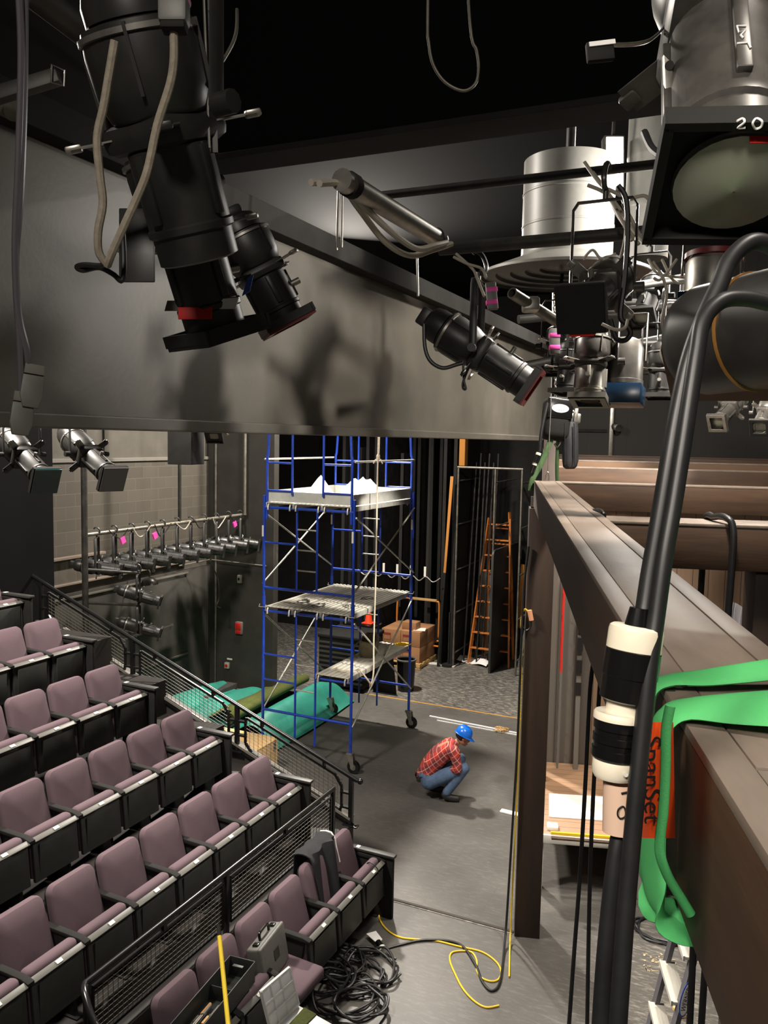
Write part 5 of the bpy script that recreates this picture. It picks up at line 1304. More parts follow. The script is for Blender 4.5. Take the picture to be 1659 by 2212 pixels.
part('seam', M().tube([atD(1240, 915, hD-.14), atD(1241, 1005, hD-.14)], .006, 6).tube([atD(1220, 915, hD-.13), atD(1220, 1004, hD-.13)], .006, 6), mattblack, t, W=True)
# slings at the far end
t = thing('lifting_sling', 'dull green sling in a narrow triangle from the hoist to the far beam end', 'sling', atD(1180, 1036, 8.3))
def ribbon(pxs, ds, wdir, w, th, n=10, k=6): return M().tube(spline([atD(x, y, d) for (x, y), d in zip(pxs, ds)], k), 0, n, flat=(wdir, w, th))
part('left_leg', ribbon([(1206, 918), (1192, 945), (1170, 1000), (1151, 1034), (1146, 1060)], [8.42, 8.4, 8.35, 8.3, 8.3], RT, .027, .010), greendull, t, W=True)
part('right_leg', ribbon([(1206, 918), (1205, 960), (1203, 1010), (1204, 1040), (1206, 1050)], [8.42, 8.45, 8.45, 8.45, 8.46], RT, .02, .010), greendull, t, W=True)
m = M().tube([atD(1195, 560, 8.3), atD(1190, 880, 8.25), atD(1184, 1000, 8.2), atD(1183, 1020, 8.2)], .005, 6)
t = thing('steel_wire', 'thin steel wire running down past the hoist to a shackle on the beam', 'wire', atD(1183, 1036, 8.2))
part('wire', m, steel, t, W=True)
part('shackle', M().tube(spline([atD(1178, 1038, 8.2), atD(1180, 1026, 8.2), atD(1183, 1020, 8.2), atD(1186, 1026, 8.2), atD(1186, 1038, 8.2)], 5), .008, 6), steel, t, W=True)
wire([(1183, 870), (1170, 930), (1166, 975)], 8.3, 8.3, .018, 'black power cable hanging left of the chain hoist')
a, b = atD(1164, 978, 8.3), atD(1148, 1022, 8.3)
t = thing('cable_connector', 'small black and white cable connector beside the far green sling', 'connector', b)
for k, (f0, f1, mt_, r_) in enumerate(((0, .12, plasticwhite, .026), (.12, .5, plasticblack, .03), (.5, .62, plasticwhite, .024), (.62, 1.0, plasticblack, .028))): part(['end_cap', 'shell', 'end_cap', 'shell'][k], M().cyl(a.lerp(b, f0), a.lerp(b, f1), r_, n=16), mt_, t, W=True)
# ---------------------------------------------------------------- things close to the camera
# green sling round the near end of the beam
t = thing('lifting_sling', 'bright green webbing sling wrapped round the near end of the timber beam', 'sling', sp(1.1, .24, 4.33))
def onbeam(px, py, off=.238): return onpl(px, py, SR, off)
def topb(px, py, z=4.604): return onz(px, py, z)
wd = SD
A = [sp(y, x, z) for x, y, z in [(.95, 1.50, 4.80), (.7, 1.42, 4.70), (.5, 1.37, 4.64), (.33, 1.335, 4.612), (.262, 1.33, 4.603), (.236, 1.33, 4.588), (.228, 1.33, 4.55), (.224, 1.33, 4.47), (.222, 1.315, 4.40), (.222, 1.28, 4.34), (.228, 1.22, 4.31), (.245, 1.16, 4.314), (.30, 1.14, 4.320), (.42, 1.13, 4.322)]]
B_ = [sp(y, x, z) for x, y, z in [(.95, 1.0, 4.78), (.7, 1.06, 4.70), (.48, 1.12, 4.645), (.33, 1.17, 4.615), (.262, 1.19, 4.603), (.232, 1.19, 4.588), (.222, 1.19, 4.55), (.219, 1.19, 4.45), (.220, 1.175, 4.37), (.227, 1.15, 4.325), (.25, 1.135, 4.314), (.30, 1.13, 4.320), (.42, 1.12, 4.322)]]
def twist(n, k):        # the webbing stands half on edge over the beam, then lies flat down its side
    out = []
    for i in range(n):
        f = max(0, 1-i/(k*7)); g = min(1, max(0, (i/7-5)/1.5))*min(1, max(0, (9.5-i/7)/1.5)); out.append((SD*(1-.45*f)+V((0, 0, 1))*.75*f-SR*.26*g).normalized())
    return out
pa, pb_ = spline(A, 7), spline(B_, 7)
part('inner_strap', M().tube(pa, 0, 14, flat=(wd, .026, .007, twist(len(pa), 4))), green, t, W=True)
part('outer_strap', M().tube(pb_, 0, 14, flat=(wd, .042, .007, twist(len(pb_), 4))), green, t, W=True)
def lab(u, v):
    x = 1390+62*u+8*v*(u-.5); y = 1560+250*v
    return atD(x, y, 1.045+.05*(u-.45)**2*4-.01*math.sin(3*v))
tg = part('label_sleeve', M().sheet(lab, 12, 16, .0015), tagorange, t, 'orange vinyl label', W=True)
tx = V(UP)*-1; ty = V(RT); tn = -V(FW)
Rl = Mx((tx, ty, tn)).transposed()
part('lettering', textm('SpanSet', .030, .0003, Rl, atD(1408, 1684, 1.030), sx=1.15), ink, tg, W=True)
part('strap_edge', M().tube(spline([atD(x, y, 1.03) for x, y in ((1448, 1525), (1441, 1560), (1438, 1596), (1438, 1640), (1436, 1700), (1432, 1760), (1427, 1800), (1426, 1845), (1444, 1895), (1474, 1945), (1492, 1975))], 6), .0062, 10), green, t, W=True)
part('black_marks', M().box(topb(1449, 1492, 4.6195), (.012, .004, .001), Mx.Rotation(.4, 3, 'Z')).box(topb(1466, 1484, 4.6195), (.010, .004, .001), Mx.Rotation(.2, 3, 'Z')).box(topb(1478, 1482, 4.6195), (.010, .004, .001), Mx.Rotation(.9, 3, 'Z')), ink, t, W=True)
# thick black cables and the in-line connectors
Dk = .92
C1 = [(1700, 560), (1659, 528), (1620, 524), (1578, 560), (1552, 620), (1520, 690), (1488, 780), (1462, 900), (1445, 1000), (1425, 1120), (1404, 1240), (1392, 1320), (1384, 1362)]
single('cable', M().tube(spline(pathD(C1, 1.0, Dk), 6), .0104, 14), cable, 'thick black cable curling over the lamp barrel down into the white topped connector', 'cable')
C2 = [(1660, 655), (1610, 645), (1560, 650), (1520, 690), (1506, 760), (1492, 850), (1474, 970), (1455, 1090), (1436, 1200), (1418, 1330), (1404, 1430), (1388, 1580), (1374, 1720), (1358, 1900), (1346, 2050), (1334, 2230)]
single('cable', M().tube(spline(pathD(C2, .98, .86), 6), .0095, 14), cable, 'thick black cable passing in front of the connectors to the bottom edge', 'cable')
a, b = atD(1376, 1352, Dk), atD(1350, 1530, Dk); c_, d_ = atD(1338, 1530, Dk), atD(1322, 1700, Dk)
t = thing('cable_connector', 'large in-line power connector with cream ends and black body hanging at right', 'connector', d_)
z = (b-a).normalized(); L1 = (b-a).length
def seg(nm, o, z, prof, mt_, par=t, n=40): return part(nm, M().lathe(o, z, prof, n), mt_, par, W=True)
K = Dk/1800
seg('top_cap', a, z, [(.001, 0), (50*K, 0), (56*K, 4*K), (58*K, 12*K), (58*K, 52*K), (56*K, 54*K), (.001, 54*K)], plasticwhite)
seg('upper_body', a, z, [(56*K, 52*K), (59*K, 54*K), (59*K, 110*K), (57*K, 112*K), (57*K, 160*K), (50*K, 164*K), (.001, 164*K)], plasticblack)
for q in (-.5, .4): pass
seg('middle_neck', a, z, [(40*K, 160*K), (40*K, 200*K), (.001, 200*K)], plasticwhite)
z2 = (d_-c_).normalized()
seg('lower_rim', c_, z2, [(.001, 8*K), (50*K, 8*K), (53*K, 12*K), (53*K, 24*K), (.001, 24*K)], plasticwhite)
lb = seg('lower_body', c_, z2, [(50*K, 22*K), (51*K, 28*K), (51*K, 44*K), (48*K, 46*K), (48*K, 56*K), (51*K, 58*K), (51*K, 72*K), (48*K, 74*K), (48*K, 84*K), (51*K, 86*K), (51*K, 104*K), (46*K, 110*K), (.001, 110*K)], plasticblack)
seg('bottom_cap', c_, z2, [(44*K, 108*K), (46*K, 112*K), (46*K, 140*K), (40*K, 150*K), (.001, 150*K)], plasticwhite)
part('screw', M().cyl(atD(1352, 1674, Dk-.02), atD(1352, 1674, Dk-.028), .0025, n=10), steel, t, W=True)
cl = part('cord_grip', M().cyl(a, a-z*.02, .0135, .0105, n=20), plasticblack, t, W=True)
# tape label with handwriting on the lower cable
e0, e1 = atD(1340, 1690, Dk), atD(1338, 1800, Dk); zz = (e1-e0).normalized()
tl = part('tape_label', M().lathe(e0, zz, [(.0165, 0), (.0185, .0), (.0185, .054), (.0165, .054)], 32, close=True), mat('flesh coloured tape', (224, 190, 166), .55), t, 'pinkish tape label', W=True)
hh = Dk-.0195
part('handwriting', M().tube(spline([atD(x, y, hh) for x, y in ((1346, 1742), (1336, 1748), (1334, 1760), (1340, 1768), (1350, 1764), (1351, 1752))], 5, True), .0009, 6, closed=True).tube([atD(1342, 1714, hh), atD(1356, 1711, hh)], .0011, 6), ink, tl, W=True)
single('cable', M().tube(spline(pathD([(1340, 1795), (1330, 1850), (1318, 1950), (1306, 2080), (1296, 2230)], Dk, .9), 6), .0095, 12), cable, 'thick black cable leaving the bottom of the connector', 'cable')
for i, (pxs, d0, r_) in enumerate((([(1282, 1420), (1274, 1500), (1264, 1700), (1252, 1900), (1240, 2060), (1228, 2230)], 3.4, .0085), ([(1296, 1470), (1288, 1600), (1280, 1750), (1273, 1950), (1268, 2230)], 3.4, .0085), ([(1499, 1985), (1496, 2080), (1489, 2230)], 1.5, .006), ([(1527, 2040), (1521, 2120), (1514, 2230)], 1.5, .006))):
    pts = pathD(pxs, d0, d0); 
    if i < 2: pts = [pts[0]+V((0, 0, .12))]+pts
    single('black_cord', M().tube(spline(pts, 6), r_, 8), cable, ['thin black cord hanging left of the connectors, left one', 'thin black cord hanging left of the connectors, right one', 'black cord hanging at the bottom right, left of two', 'black cord hanging at the bottom right, right of two'][i], 'cord')
# cables and plugs at the left
wire([(40, -30), (46, 120), (40, 350), (33, 520), (36, 640), (44, 760), (46, 870)], 1.7, 1.85, .0075, 'pair cable hanging at the left edge, left strand with a pale sheen', mat('grey gloss cable', (92, 88, 92), .3))
wire([(54, -30), (52, 200), (44, 420), (34, 560), (40, 680), (58, 760), (62, 812)], 1.72, 1.85, .0075, 'pair cable hanging at the left edge, right strand ending in the upper plug', mat('grey gloss cable', (92, 88, 92), .3))
for i, (x, y, rz) in enumerate(((68, 846, -.12), (46, 905, -.10))):
    c = atD(x, y, 1.85); R = Mx((RT, UP, -FW)).transposed() @ Mx.Rotation(rz+PI, 3, 'Z') @ Mx.Rotation(-.5, 3, 'Y')
    t = thing('stage_plug', ['grey flat stage plug at the left edge, upper and farther right of two', 'grey flat stage plug at the left edge, lower of two'][i], 'plug', c)
    P2 = lambda x_, y_, z_=0: c+R @ V((x_, y_, z_))
    part('shell', M().prism([P2(-.022, -.036, -.012), P2(.022, -.036, -.012), P2(.024, .01, -.012), P2(.016, .036, -.012), P2(-.016, .036, -.012), P2(-.024, .01, -.012)], R @ V((0, 0, .026)), .003), greycase, t, W=True)
    part('pin_block', M().prism([P2(-.020, -.060, -.011), P2(.020, -.060, -.011), P2(.021, -.038, -.011), P2(-.021, -.038, -.011)], R @ V((0, 0, .024)), .002), tubegrey, t, W=True)
# grey sleeved cables on the large upper left spotlight
wire([(248, 88), (236, 160), (224, 230), (210, 300), (216, 380), (222, 440), (212, 500), (214, 545), (232, 572)], 1.2, 1.3, .0062, 'grey sleeved cable hanging from the large upper left spotlight, left strand', greycable)
wire([(374, 50), (376, 120), (368, 180), (340, 270), (318, 370), (290, 440), (258, 510), (240, 552), (232, 574)], 1.2, 1.3, .0062, 'grey sleeved cable hanging from the large upper left spotlight, right strand', greycable)
wire([(236, 570), (214, 574), (180, 572), (166, 577), (180, 584), (214, 578), (244, 592), (264, 606), (268, 560), (264, 480)], 1.3, 1.34, .0042, 'thin black cable loop hanging below the grey sleeved cables')
c = atD(376, 18, 1.2); R = Mx((RT, UP, -FW)).transposed()
t = thing('stage_plug', 'grey plug with pink tape at the top edge above the grey cable', 'plug', c)
part('shell', M().box(c, (.042, .05, .03), R, .006), greycase, t, W=True); part('pink_tape', M().box(c+UP*.014, (.044, .012, .032), R, .004), pink, t, W=True); part('strain_relief', M().box(c-UP*.028, (.036, .012, .026), R, .004), mattblack, t, W=True)
t = thing('hanging_strap', 'thin perforated steel strap hanging right of the large upper left spotlight', 'strap', atD(450, 320, 1.5))
part('strap_edge', M().tube([atD(440, -20, 1.5), atD(452, 320, 1.5)], .0025, 6), steel, t, W=True)
part('strap', M().bar(atD(452, -20, 1.52), atD(460, 330, 1.52), .018, .003, up=FW), blackpipe, t, W=True)
for k in range(7): part('hole', M().cyl(atD(452.5+1*k, 20+44*k, 1.518), atD(452.5+1*k, 20+44*k, 1.512), .0028, n=8), steel, t, W=True)
wire([(512, 20), (510, 70), (494, 110), (465, 150), (430, 158), (410, 156)], 1.9, 1.8, .004, 'thin pale wire curving at the upper left beside the steel strap', pipem)
wire([(928, -220), (924, 40), (926, 90), (936, 140), (962, 178), (1000, 196), (1026, 182), (1034, 150), (1030, 110), (1016, 56), (1000, -220)], 2.4, 2.4, .0045, 'pale wire hanging in a deep loop at the top centre', pipem)
pipe('large grey pipe slanting at the top left corner', atD(60, -30, 2.2), atD(240, 110, 2.5), .045, blackpipe)
t = thing('square_tube', 'open end of a square steel tube at the upper left', 'tube', atD(125, 165, 2.2))
part('tube', M().bar(atD(128, 165, 2.2), atD(-150, 250, 2.2), .036, .036, bev=.002), blackpipe, t, W=True)
q = [atD(x, y, 2.17) for x, y in ((112, 140), (140, 152), (138, 186), (110, 178))]
part('rim', M().tube(q, .0025, 6, closed=True), steel, t, W=True)
pipe('pale pipe stub at the left edge behind the hanging cables', atD(-60, 190, 2.4), atD(30, 238, 2.3), .03, pipem)
single('hanging_flap', M().box(atD(296, 530, 1.75), (.075, .155, .006), R, .002), fixt, 'flat black metal flap hanging below the large upper left spotlight', 'flap')
tag_h = hit(422, 677, .004)
Dt = (tag_h-CAM).dot(FW)
single('red_tag', M().box(tag_h, (.041*Dt, .0145*Dt, .004), R, .001), red, 'bright red tape tag on the frame of the wide framed spotlight', 'tag')
dw = (hit(490, 657, .004)-CAM).dot(FW)
single('white_tag', M().prism([atD(x, y, min(dw, Dt+.03)) for x, y in ((468, 668), (482, 646), (516, 643), (509, 667))], -FW*.003), white, 'white tag right of the bright red tag', 'tag')
single('blue_tag', M().prism([atD(x, y, 2.0) for x, y in ((523, 640), (536, 600), (548, 594), (540, 630))], -FW*.003), bluetape, 'blue tape tag beside the white tag', 'tag')
single('pale_tag', M().prism([atD(x, y, Dt+.02) for x, y in ((356, 672), (362, 650), (392, 650), (396, 672))], -FW*.003), tubegrey, 'grey tag left of the bright red tag', 'tag')
# white marker writing on the upper right spotlight
def stroke(pts, d): return M().tube([atD(x, y, d) for x, y in pts], .0016, 6)
dd = 1.085
HQ = lambda pts: [hit(x, y, .0016) for x, y in pts]
m1 = [HQ(p) for p in (((1612, 56), (1592, 56), (1596, 70), (1610, 66), (1600, 76), (1606, 82)), ((1592, 94), (1616, 92), (1622, 104)))]
m2 = [HQ(p) for p in (((1592, 262), (1604, 256), (1608, 264), (1594, 276), (1610, 276)), ((1634, 256), (1626, 266), (1632, 278), (1644, 274), (1646, 262)))]
single('marker_writing', M().tube(m1[0], .0015, 6).tube(m1[1], .0015, 6), whiteink, 'white hand marker letters on the upper right spotlight barrel', 'writing')
single('marker_writing', M().tube(spline(m2[0], 4), .0015, 6).tube(spline(m2[1], 5, True), .0015, 6, closed=True), whiteink, 'white hand marked number 20 near the lens of the upper right spotlight', 'writing')
q = hit(1645, 302, .002)
single('red_tape', M().box(q, (.03, .009, .002), R), red, 'red tape strip near the lens of the upper right spotlight', 'tape')
t = thing('shutter_handle', 'long bent shutter handle sticking out left of the upper right spotlight', 'handle', atD(1300, 110, 1.28))
part('rod', M().tube(spline([atD(x, y, 1.28) for x, y in ((1322, 97), (1350, 97), (1380, 94), (1405, 86), (1430, 64), (1445, 40))], 5), 0, 8, flat=(FW, .006, .002)), steel, t, W=True)
part('grip', M().box(atD(1296, 112, 1.28), (.042, .030, .012), R @ Mx.Rotation(.1, 3, 'Z'), .003), mattblack, t, W=True); part('grip_top', M().box(atD(1299, 97, 1.278), (.040, .007, .013), R @ Mx.Rotation(.12, 3, 'Z')), white, t, W=True)
t = thing('side_bracket', 'pale slotted side bracket on the upper right spotlight', 'bracket', atD(1445, 280, 1.22))
part('plate', M().prism([atD(x, y, 1.215) for x, y in ((1434, 118), (1452, 136), (1462, 270), (1460, 284), (1440, 276))], FW*.01, .001), steel, t, W=True)
for y in (141, 259): part('hole', M().cyl(atD(1446+(y > 200)*5, y, 1.215), atD(1446+(y > 200)*5, y, 1.211), .0065, n=14), ink, t, W=True)
wire([(1392, 286), (1408, 320), (1432, 340), (1456, 352)], 1.3, 1.2, .006, 'short black cable beside the upper right spotlight')
# pale cable tangle in the grid
E2 = [((1262, 350), (1300, 400), (1345, 430), (1352, 500), (1340, 560)), ((1280, 372), (1330, 440), (1370, 500), (1400, 530)), ((1360, 430), (1395, 424), (1412, 460), (1410, 512), (1385, 510), (1362, 470), (1345, 440)), ((1300, 380), (1328, 452), (1352, 490), (1380, 528)), ((1270, 400), (1310, 420), (1340, 470), (1365, 520)), ((1430, 560), (1450, 600), (1470, 612), (1490, 600), (1500, 570)), ((1400, 560), (1420, 590), (1460, 598), (1490, 600)), ((1425, 680), (1440, 730), (1428, 760), (1442, 800)), ((980, 555), (1010, 570), (1040, 580), (1050, 600)), ((985, 548), (1020, 580), (1030, 600), (1046, 640)), ((1440, 640), (1432, 700), (1450, 740), (1444, 790))]
W_ = ['running down left of the coil', 'crossing behind the coil', 'curled in an open loop', 'lying along the bundle', 'slung low in the bundle', 'drooping left of the silver perforated lamp', 'lying flat left of the silver perforated lamp', 'dropping left of the thick black cables', 'bunched above the red framed spotlight', 'dropping to the pink taped plug', 'twisted left of the thick black cables']
for i, pxs in enumerate(E2): wire(list(pxs), 3.6, 3.5, .008 if i < 5 else .006, 'pale cable of the grid tangle, ' + W_[i], paleCable)
wire([(1335, 400), (1352, 430), (1356, 500), (1350, 600), (1340, 680), (1352, 700), (1362, 720), (1350, 735), (1330, 730), (1318, 690)], 3.1, 3.1, .010, 'black cable hanging from the grid right of the black square')
a, b = atD(1106, 633, 3.5), atD(1215, 702, 3.8)
t = thing('pipe', 'worn steel pipe with an open end left of the black square', 'pipe', a)
part('tube', M().lathe(a, b-a, [(.018, .03), (.018, 0), (.024, 0), (.024, (b-a).length)], 20), pipem, t, W=True)
part('clamp', M().box(a.lerp(b, .35), (.07, .06, .07), R, .01), steel, t, W=True)
for i, (x, y, d) in enumerate(((1062, 640, 4.0), (1198, 738, 4.2))):
    c = atD(x, y, d); t = thing('stage_plug', ['grey plug with two pink tape bands below the round house light', 'grey plug with two pink tape bands left of the silver downward spotlight'][i], 'plug', c)
    part('shell', M().box(c, (.05, .13, .03), R @ Mx.Rotation(.1*(1-i), 3, 'Z'), .005), greycase, t, W=True)
    for s in (-1, 1): part('pink_tape', M().box(c+UP*s*.03, (.053, .022, .033), R @ Mx.Rotation(.1*(1-i), 3, 'Z'), .002), pink, t, W=True)
for i, (x0, y0, x1, y1_, d, r_) in enumerate(((1120, 690, 1700, 640, 4.6, .024), (1250, 650, 1620, 660, 5.0, .024), (1080, 800, 1480, 720, 5.2, .024), (1260, 745, 1480, 738, 4.8, .022), (1330, 625, 1480, 600, 4.2, .022))):
    pipe('dark grid pipe in the crowded lighting grid, %s' % ['just under the round house light', 'behind the black square', 'lowest, meeting the high panel end', 'above the perforated lamp', 'short one right of the house light rim'][i], atD(x0, y0, d), atD(x1, y1_, d+.3), r_, blackpipe)
wire([(916, 700), (918, 750), (930, 780), (956, 795), (985, 788), (1000, 784)], 4.15, 4.15, .010, 'black cable looping below the red framed spotlight')
wire([(1000, 780), (1002, 820), (1006, 840), (1000, 838), (1002, 820), (1018, 782)], 4.15, 4.15, .006, 'thin black cable loop hanging below the red framed spotlight')
# ---------------------------------------------------------------- cables on the floor and column
def fl(x, y, z=.008): return onz(x, y, z)
pts = [fl(x, y) for x, y in ((832, 1948), (820, 1968), (822, 1990), (840, 2012), (866, 2025), (900, 2029), (940, 2032), (990, 2044), (1040, 2056), (1070, 2076), (1082, 2096), (1078, 2114), (1062, 2120), (1040, 2112), (1030, 2096), (1030, 2076), (1020, 2058), (1000, 2054), (976, 2058), (972, 2076), (984, 2106), (1000, 2136), (1024, 2162), (1050, 2176), (1078, 2172))]
up_ = [sp(8.02, .16, .02), sp(8.08, .175, .5), sp(8.095, .185, 1.6), sp(8.095, .185, 2.8), sp(8.09, .19, 3.3), sp(8.085, .20, 3.42)]
single('extension_cord', M().tube(spline(pts, 6), .009, 8), yellow, 'yellow extension cord looped on the floor in front of the stage seam', 'cord')
cs = [onz(1100, 2110, .01)]+[onS(x, y, 8.095) for x, y in ((1103, 2000), (1113, 1800), (1121, 1600), (1127, 1400), (1126, 1340), (1134, 1316), (1146, 1330))]
t = thing('extension_cord', 'yellow extension cord hanging down the left side of the brown column', 'cord', cs[0])
part('cord', M().tube(spline(cs, 6), .008, 8), yellow, t, W=True)
part('plug', M().cyl(onS(1144, 1318, 8.08), onS(1148, 1340, 8.08), .022, n=14), mat('peach plug', (226, 160, 120), .5), t, W=True)
part('plug_tail', M().tube(spline([onS(1147, 1338, 8.09), onS(1146, 1354, 8.09), onS(1136, 1362, 8.09), onS(1128, 1350, 8.09)], 5), .007, 8), cable, t, W=True)
cs = [onz(800, 2060, .01), onz(860, 2042, .012), onz(920, 2030, .016), onz(990, 2038, .014), onz(1025, 2080, .014), onz(1042, 2120, .014), onz(1062, 2140, .012), onz(1080, 2120, .014), onz(1090, 2040, .04)]+[onS(x, y, 8.09) for x, y in ((1096, 1960), (1106, 1800), (1118, 1600), (1130, 1300), (1142, 1180))]
single('cable', M().tube(spline(cs, 6), .012, 8), cable, 'thick black cable on the floor rising beside the yellow cord on the column', 'cable')
rnd = random.Random(31)
m_ = [((770, 2118), .26, .20), ((800, 2098), .26, .20), ((740, 2156), .30, .22), ((722, 2092), .28, .2), ((778, 2185), .22, .17), ((704, 2130), .24, .2)]
for i, ((x, y), rx, ry) in enumerate(m_):
    c = onz(x, y, 0); pts = []
    for k in range(30):
        a = k*.62+i; pts.append(c+V((rx*(1+.14*math.sin(k*1.1+i))*math.cos(a), ry*(1+.14*math.cos(k*1.7))*1.25*math.sin(a), .014+.018*(k % 4)+.01*i)))
    single('cable_coil', M().tube(spline(pts, 4), .012, 7), cable, 'coil of black cable heaped by the front seats, ' + ['middle right', 'rightmost', 'lower middle', 'upper left', 'lowest', 'leftmost'][i], 'cable', 'black cable coils in the heap')
c = onz(822, 2030, .03)
t = thing('power_strip', 'white power tap with a black plug lying on the floor by the cable heap', 'power strip', onz(815, 2025, 0))
part('tag_card', M().prism([onz(x, y, .04) for x, y in ((791, 2018), (812, 2012), (826, 2030), (816, 2040))], (0, 0, .006)), white, t, W=True)
part('plug_body', M().cyl(onz(816, 2036, .05), onz(828, 2052, .035), .035, n=16), plasticblack, t, W=True); part('plug_ring', M().cyl(onz(824, 2048, .038), onz(828, 2054, .034), .04, n=16), whitepaint, t, W=True)
# ---------------------------------------------------------------- things on the floor row of seats
xs = -3.396
t = thing('jacket', 'dark jacket with a white trim hung over the back of a floor-row seat', 'jacket', (xs-.3, 6.95, .5))
yj = 6.268+.52+.12
def jk(u, v):
    y = yj-.24+.50*u; s_ = v*1.2
    if s_ < .35: x = xs-.56+.02*math.sin(8*u); z = .60+ (s_/.35)*.36
    elif s_ < .5: q = (s_-.35)/.15; x = xs-.56+.18*q; z = .96+.02*math.sin(PI*q)
    else: q = (s_-.5)/.7; x = xs-.38+.16*q+.03*math.sin(10*u+3*q); z = .96-.56*q-.05*math.sin(7*u)
    return V((x+.012*math.sin(16*u+6*v), y+.05*(v-.5)*math.sin(4*u), z))
part('cloth', M().sheet(jk, 26, 34, .012), jacket, t, W=True)
part('white_trim', M().tube([V(jk(.99, .26+.4*k/10))+V((.015, .02, .012)) for k in range(11)], .011, 6), white, t, W=True)
yc = 6.268-.52
t = thing('tool_case', 'grey plastic tool case with handle standing on a floor-row seat', 'case', (xs-.15, yc-.1, .49))
Rc = Mx.Rotation(.12, 3, 'Z') @ Mx.Rotation(-.18, 3, 'Y')
cc = V((xs-.18, yc-.12, .665))
part('shell', M().box(cc, (.13, .44, .33), Rc, .02, 3), greycase, t, W=True)
part('lid_half', M().box(cc+Rc @ V((.055, 0, 0)), (.04, .445, .335), Rc, .015, 3), greycase, t, W=True)
part('recess', M().box(cc+Rc @ V((.078, .02, .0)), (.006, .09, .09), Rc, .003), seatgrey, t, W=True)
part('handle', M().tube(spline([cc+Rc @ V((0, y, z)) for y, z in ((-.08, .16), (-.08, .21), (-.05, .225), (.05, .225), (.08, .21), (.08, .16))], 5), .012, 8), plasticblack, t, W=True)
for y in (-.15, .15): part('latch', M().box(cc+Rc @ V((.0, y, .165)), (.05, .05, .03), Rc, .006), plasticblack, t, W=True)
yt = 6.268-1.04
t = thing('tool_tray', 'long open dark steel tray of hand tools resting across the floor-row seats', 'tray', (xs-.1, yt-.4, .60))
Rt_ = Mx.Rotation(.10, 3, 'Z'); ct = V((xs-.12, yt-.42, .70))
def tb(c, s_, nm, mt_=traym): return part(nm, M().box(ct+Rt_ @ V(c), s_, Rt_, .003), mt_, t, W=True)
tb((0, 0, 0), (.22, .86, .01), 'base'); tb((.11, 0, .08), (.008, .86, .17), 'side'); tb((-.11, 0, .08), (.008, .86, .17), 'side')
tb((0, .43, .08), (.22, .008, .17), 'end'); tb((0, -.43, .08), (.22, .008, .17), 'end'); tb((0, .12, .06), (.21, .006, .12), 'divider')
tb((-.0, .36, .14), (.09, .03, .012), 'handle_plate')
rnd = random.Random(2); mats_ = [steel, rust, tubegrey, palletm, steel, tubegrey]
for k in range(7):
    a = ct+Rt_ @ V((-.08+.027*k, -.40+rnd.uniform(0, .05), .03+.012*(k % 3))); b = ct+Rt_ @ V((-.08+.027*k+rnd.uniform(-.01, .01), -.02+rnd.uniform(-.1, .1), .03+.012*(k % 3)))
    th = thing('hand_tool', 'long hand tool lying in the dark steel tray, %s across its width' % ORD[k], 'tool', a, group='hand tools in the steel tray')
    part('shaft', M().cyl(a, a.lerp(b, .7), .006, n=8), steel, th, W=True); part('grip', M().cyl(a.lerp(b, .7), b, .012, n=8), mats_[k % 6], th, W=True)
a, b = onz(474, 1998, .92), onz(494, 2230, .5)
a = atD(474, 2022, 5.35); b = atD(494, 2225, 4.95)
t = thing('pole', 'yellow fibreglass pole with a black tip rising at the bottom edge', 'pole', b)
zz = (b-a).normalized(); part('shaft', M().cyl(a, b+zz*1.2, .014, n=12), yellowpole, t, W=True); part('tip', M().cyl(a-zz*.07, a, .013, n=12), mattblack, t, W=True)
# white organiser box at the bottom edge
e = [onz(584, 2232, .78), onz(646, 2172, .78), onz(722, 2214, .78), onz(666, 2288, .78)]
cq = (e[0]+e[2])/2
t = thing('equipment_case', 'black equipment case under the white organiser box at the bottom edge', 'case', (cq.x, cq.y, 0))
part('case_body', M().prism([V((p.x, p.y, 0)) for p in e], V((0, 0, .66)), .01), mattblack, t, W=True)
part('case_lid', M().prism([V((p.x, p.y, .66)) for p in e], V((0, 0, .035)), .008), plasticblack, t, W=True)
o = (e[0]+e[2])/2; o.z = .697
t = thing('organiser_box', 'open white plastic organiser box standing at the bottom edge', 'box', o)
part('tray', M().prism(e, V((0, 0, -.083)), .004), clearwhite, t, W=True)
part('green_parts', M().prism([e[0].lerp(e[2], .2)+V((0, 0, .001)), e[1].lerp(e[2], .15)+V((0, 0, .001)), e[1].lerp(e[2], .5)+V((0, 0, .001)), e[0].lerp(e[2], .5)+V((0, 0, .001))], V((0, 0, .008))), olive, t, W=True)
hd = (e[1]-e[0]); up2 = V((-.30, 0, .95)).normalized()*.30
q = [e[0]+up2, e[1]+up2*.98, e[1]+V((0, 0, .004)), e[0]+V((0, 0, .004))]
n_ = (q[1]-q[0]).cross(q[3]-q[0]).normalized()
if n_.dot(FW) > 0: n_ = -n_
lid = part('lid', M().prism(q, -n_*.012, .003), clearwhite, t, W=True)
B2 = lambda u, v: q[0].lerp(q[1], u).lerp(q[3].lerp(q[2], u), v)
for u in (.02, .3, .62, .98): part('divider_rib', M().bar(B2(u, .03)+n_*.008, B2(u, .97)+n_*.008, .006, .016), clearwhite, lid, W=True)
for v in (.03, .36, .66, .97): part('divider_rib', M().bar(B2(.02, v)+n_*.008, B2(.98, v)+n_*.008, .006, .016), clearwhite, lid, W=True)

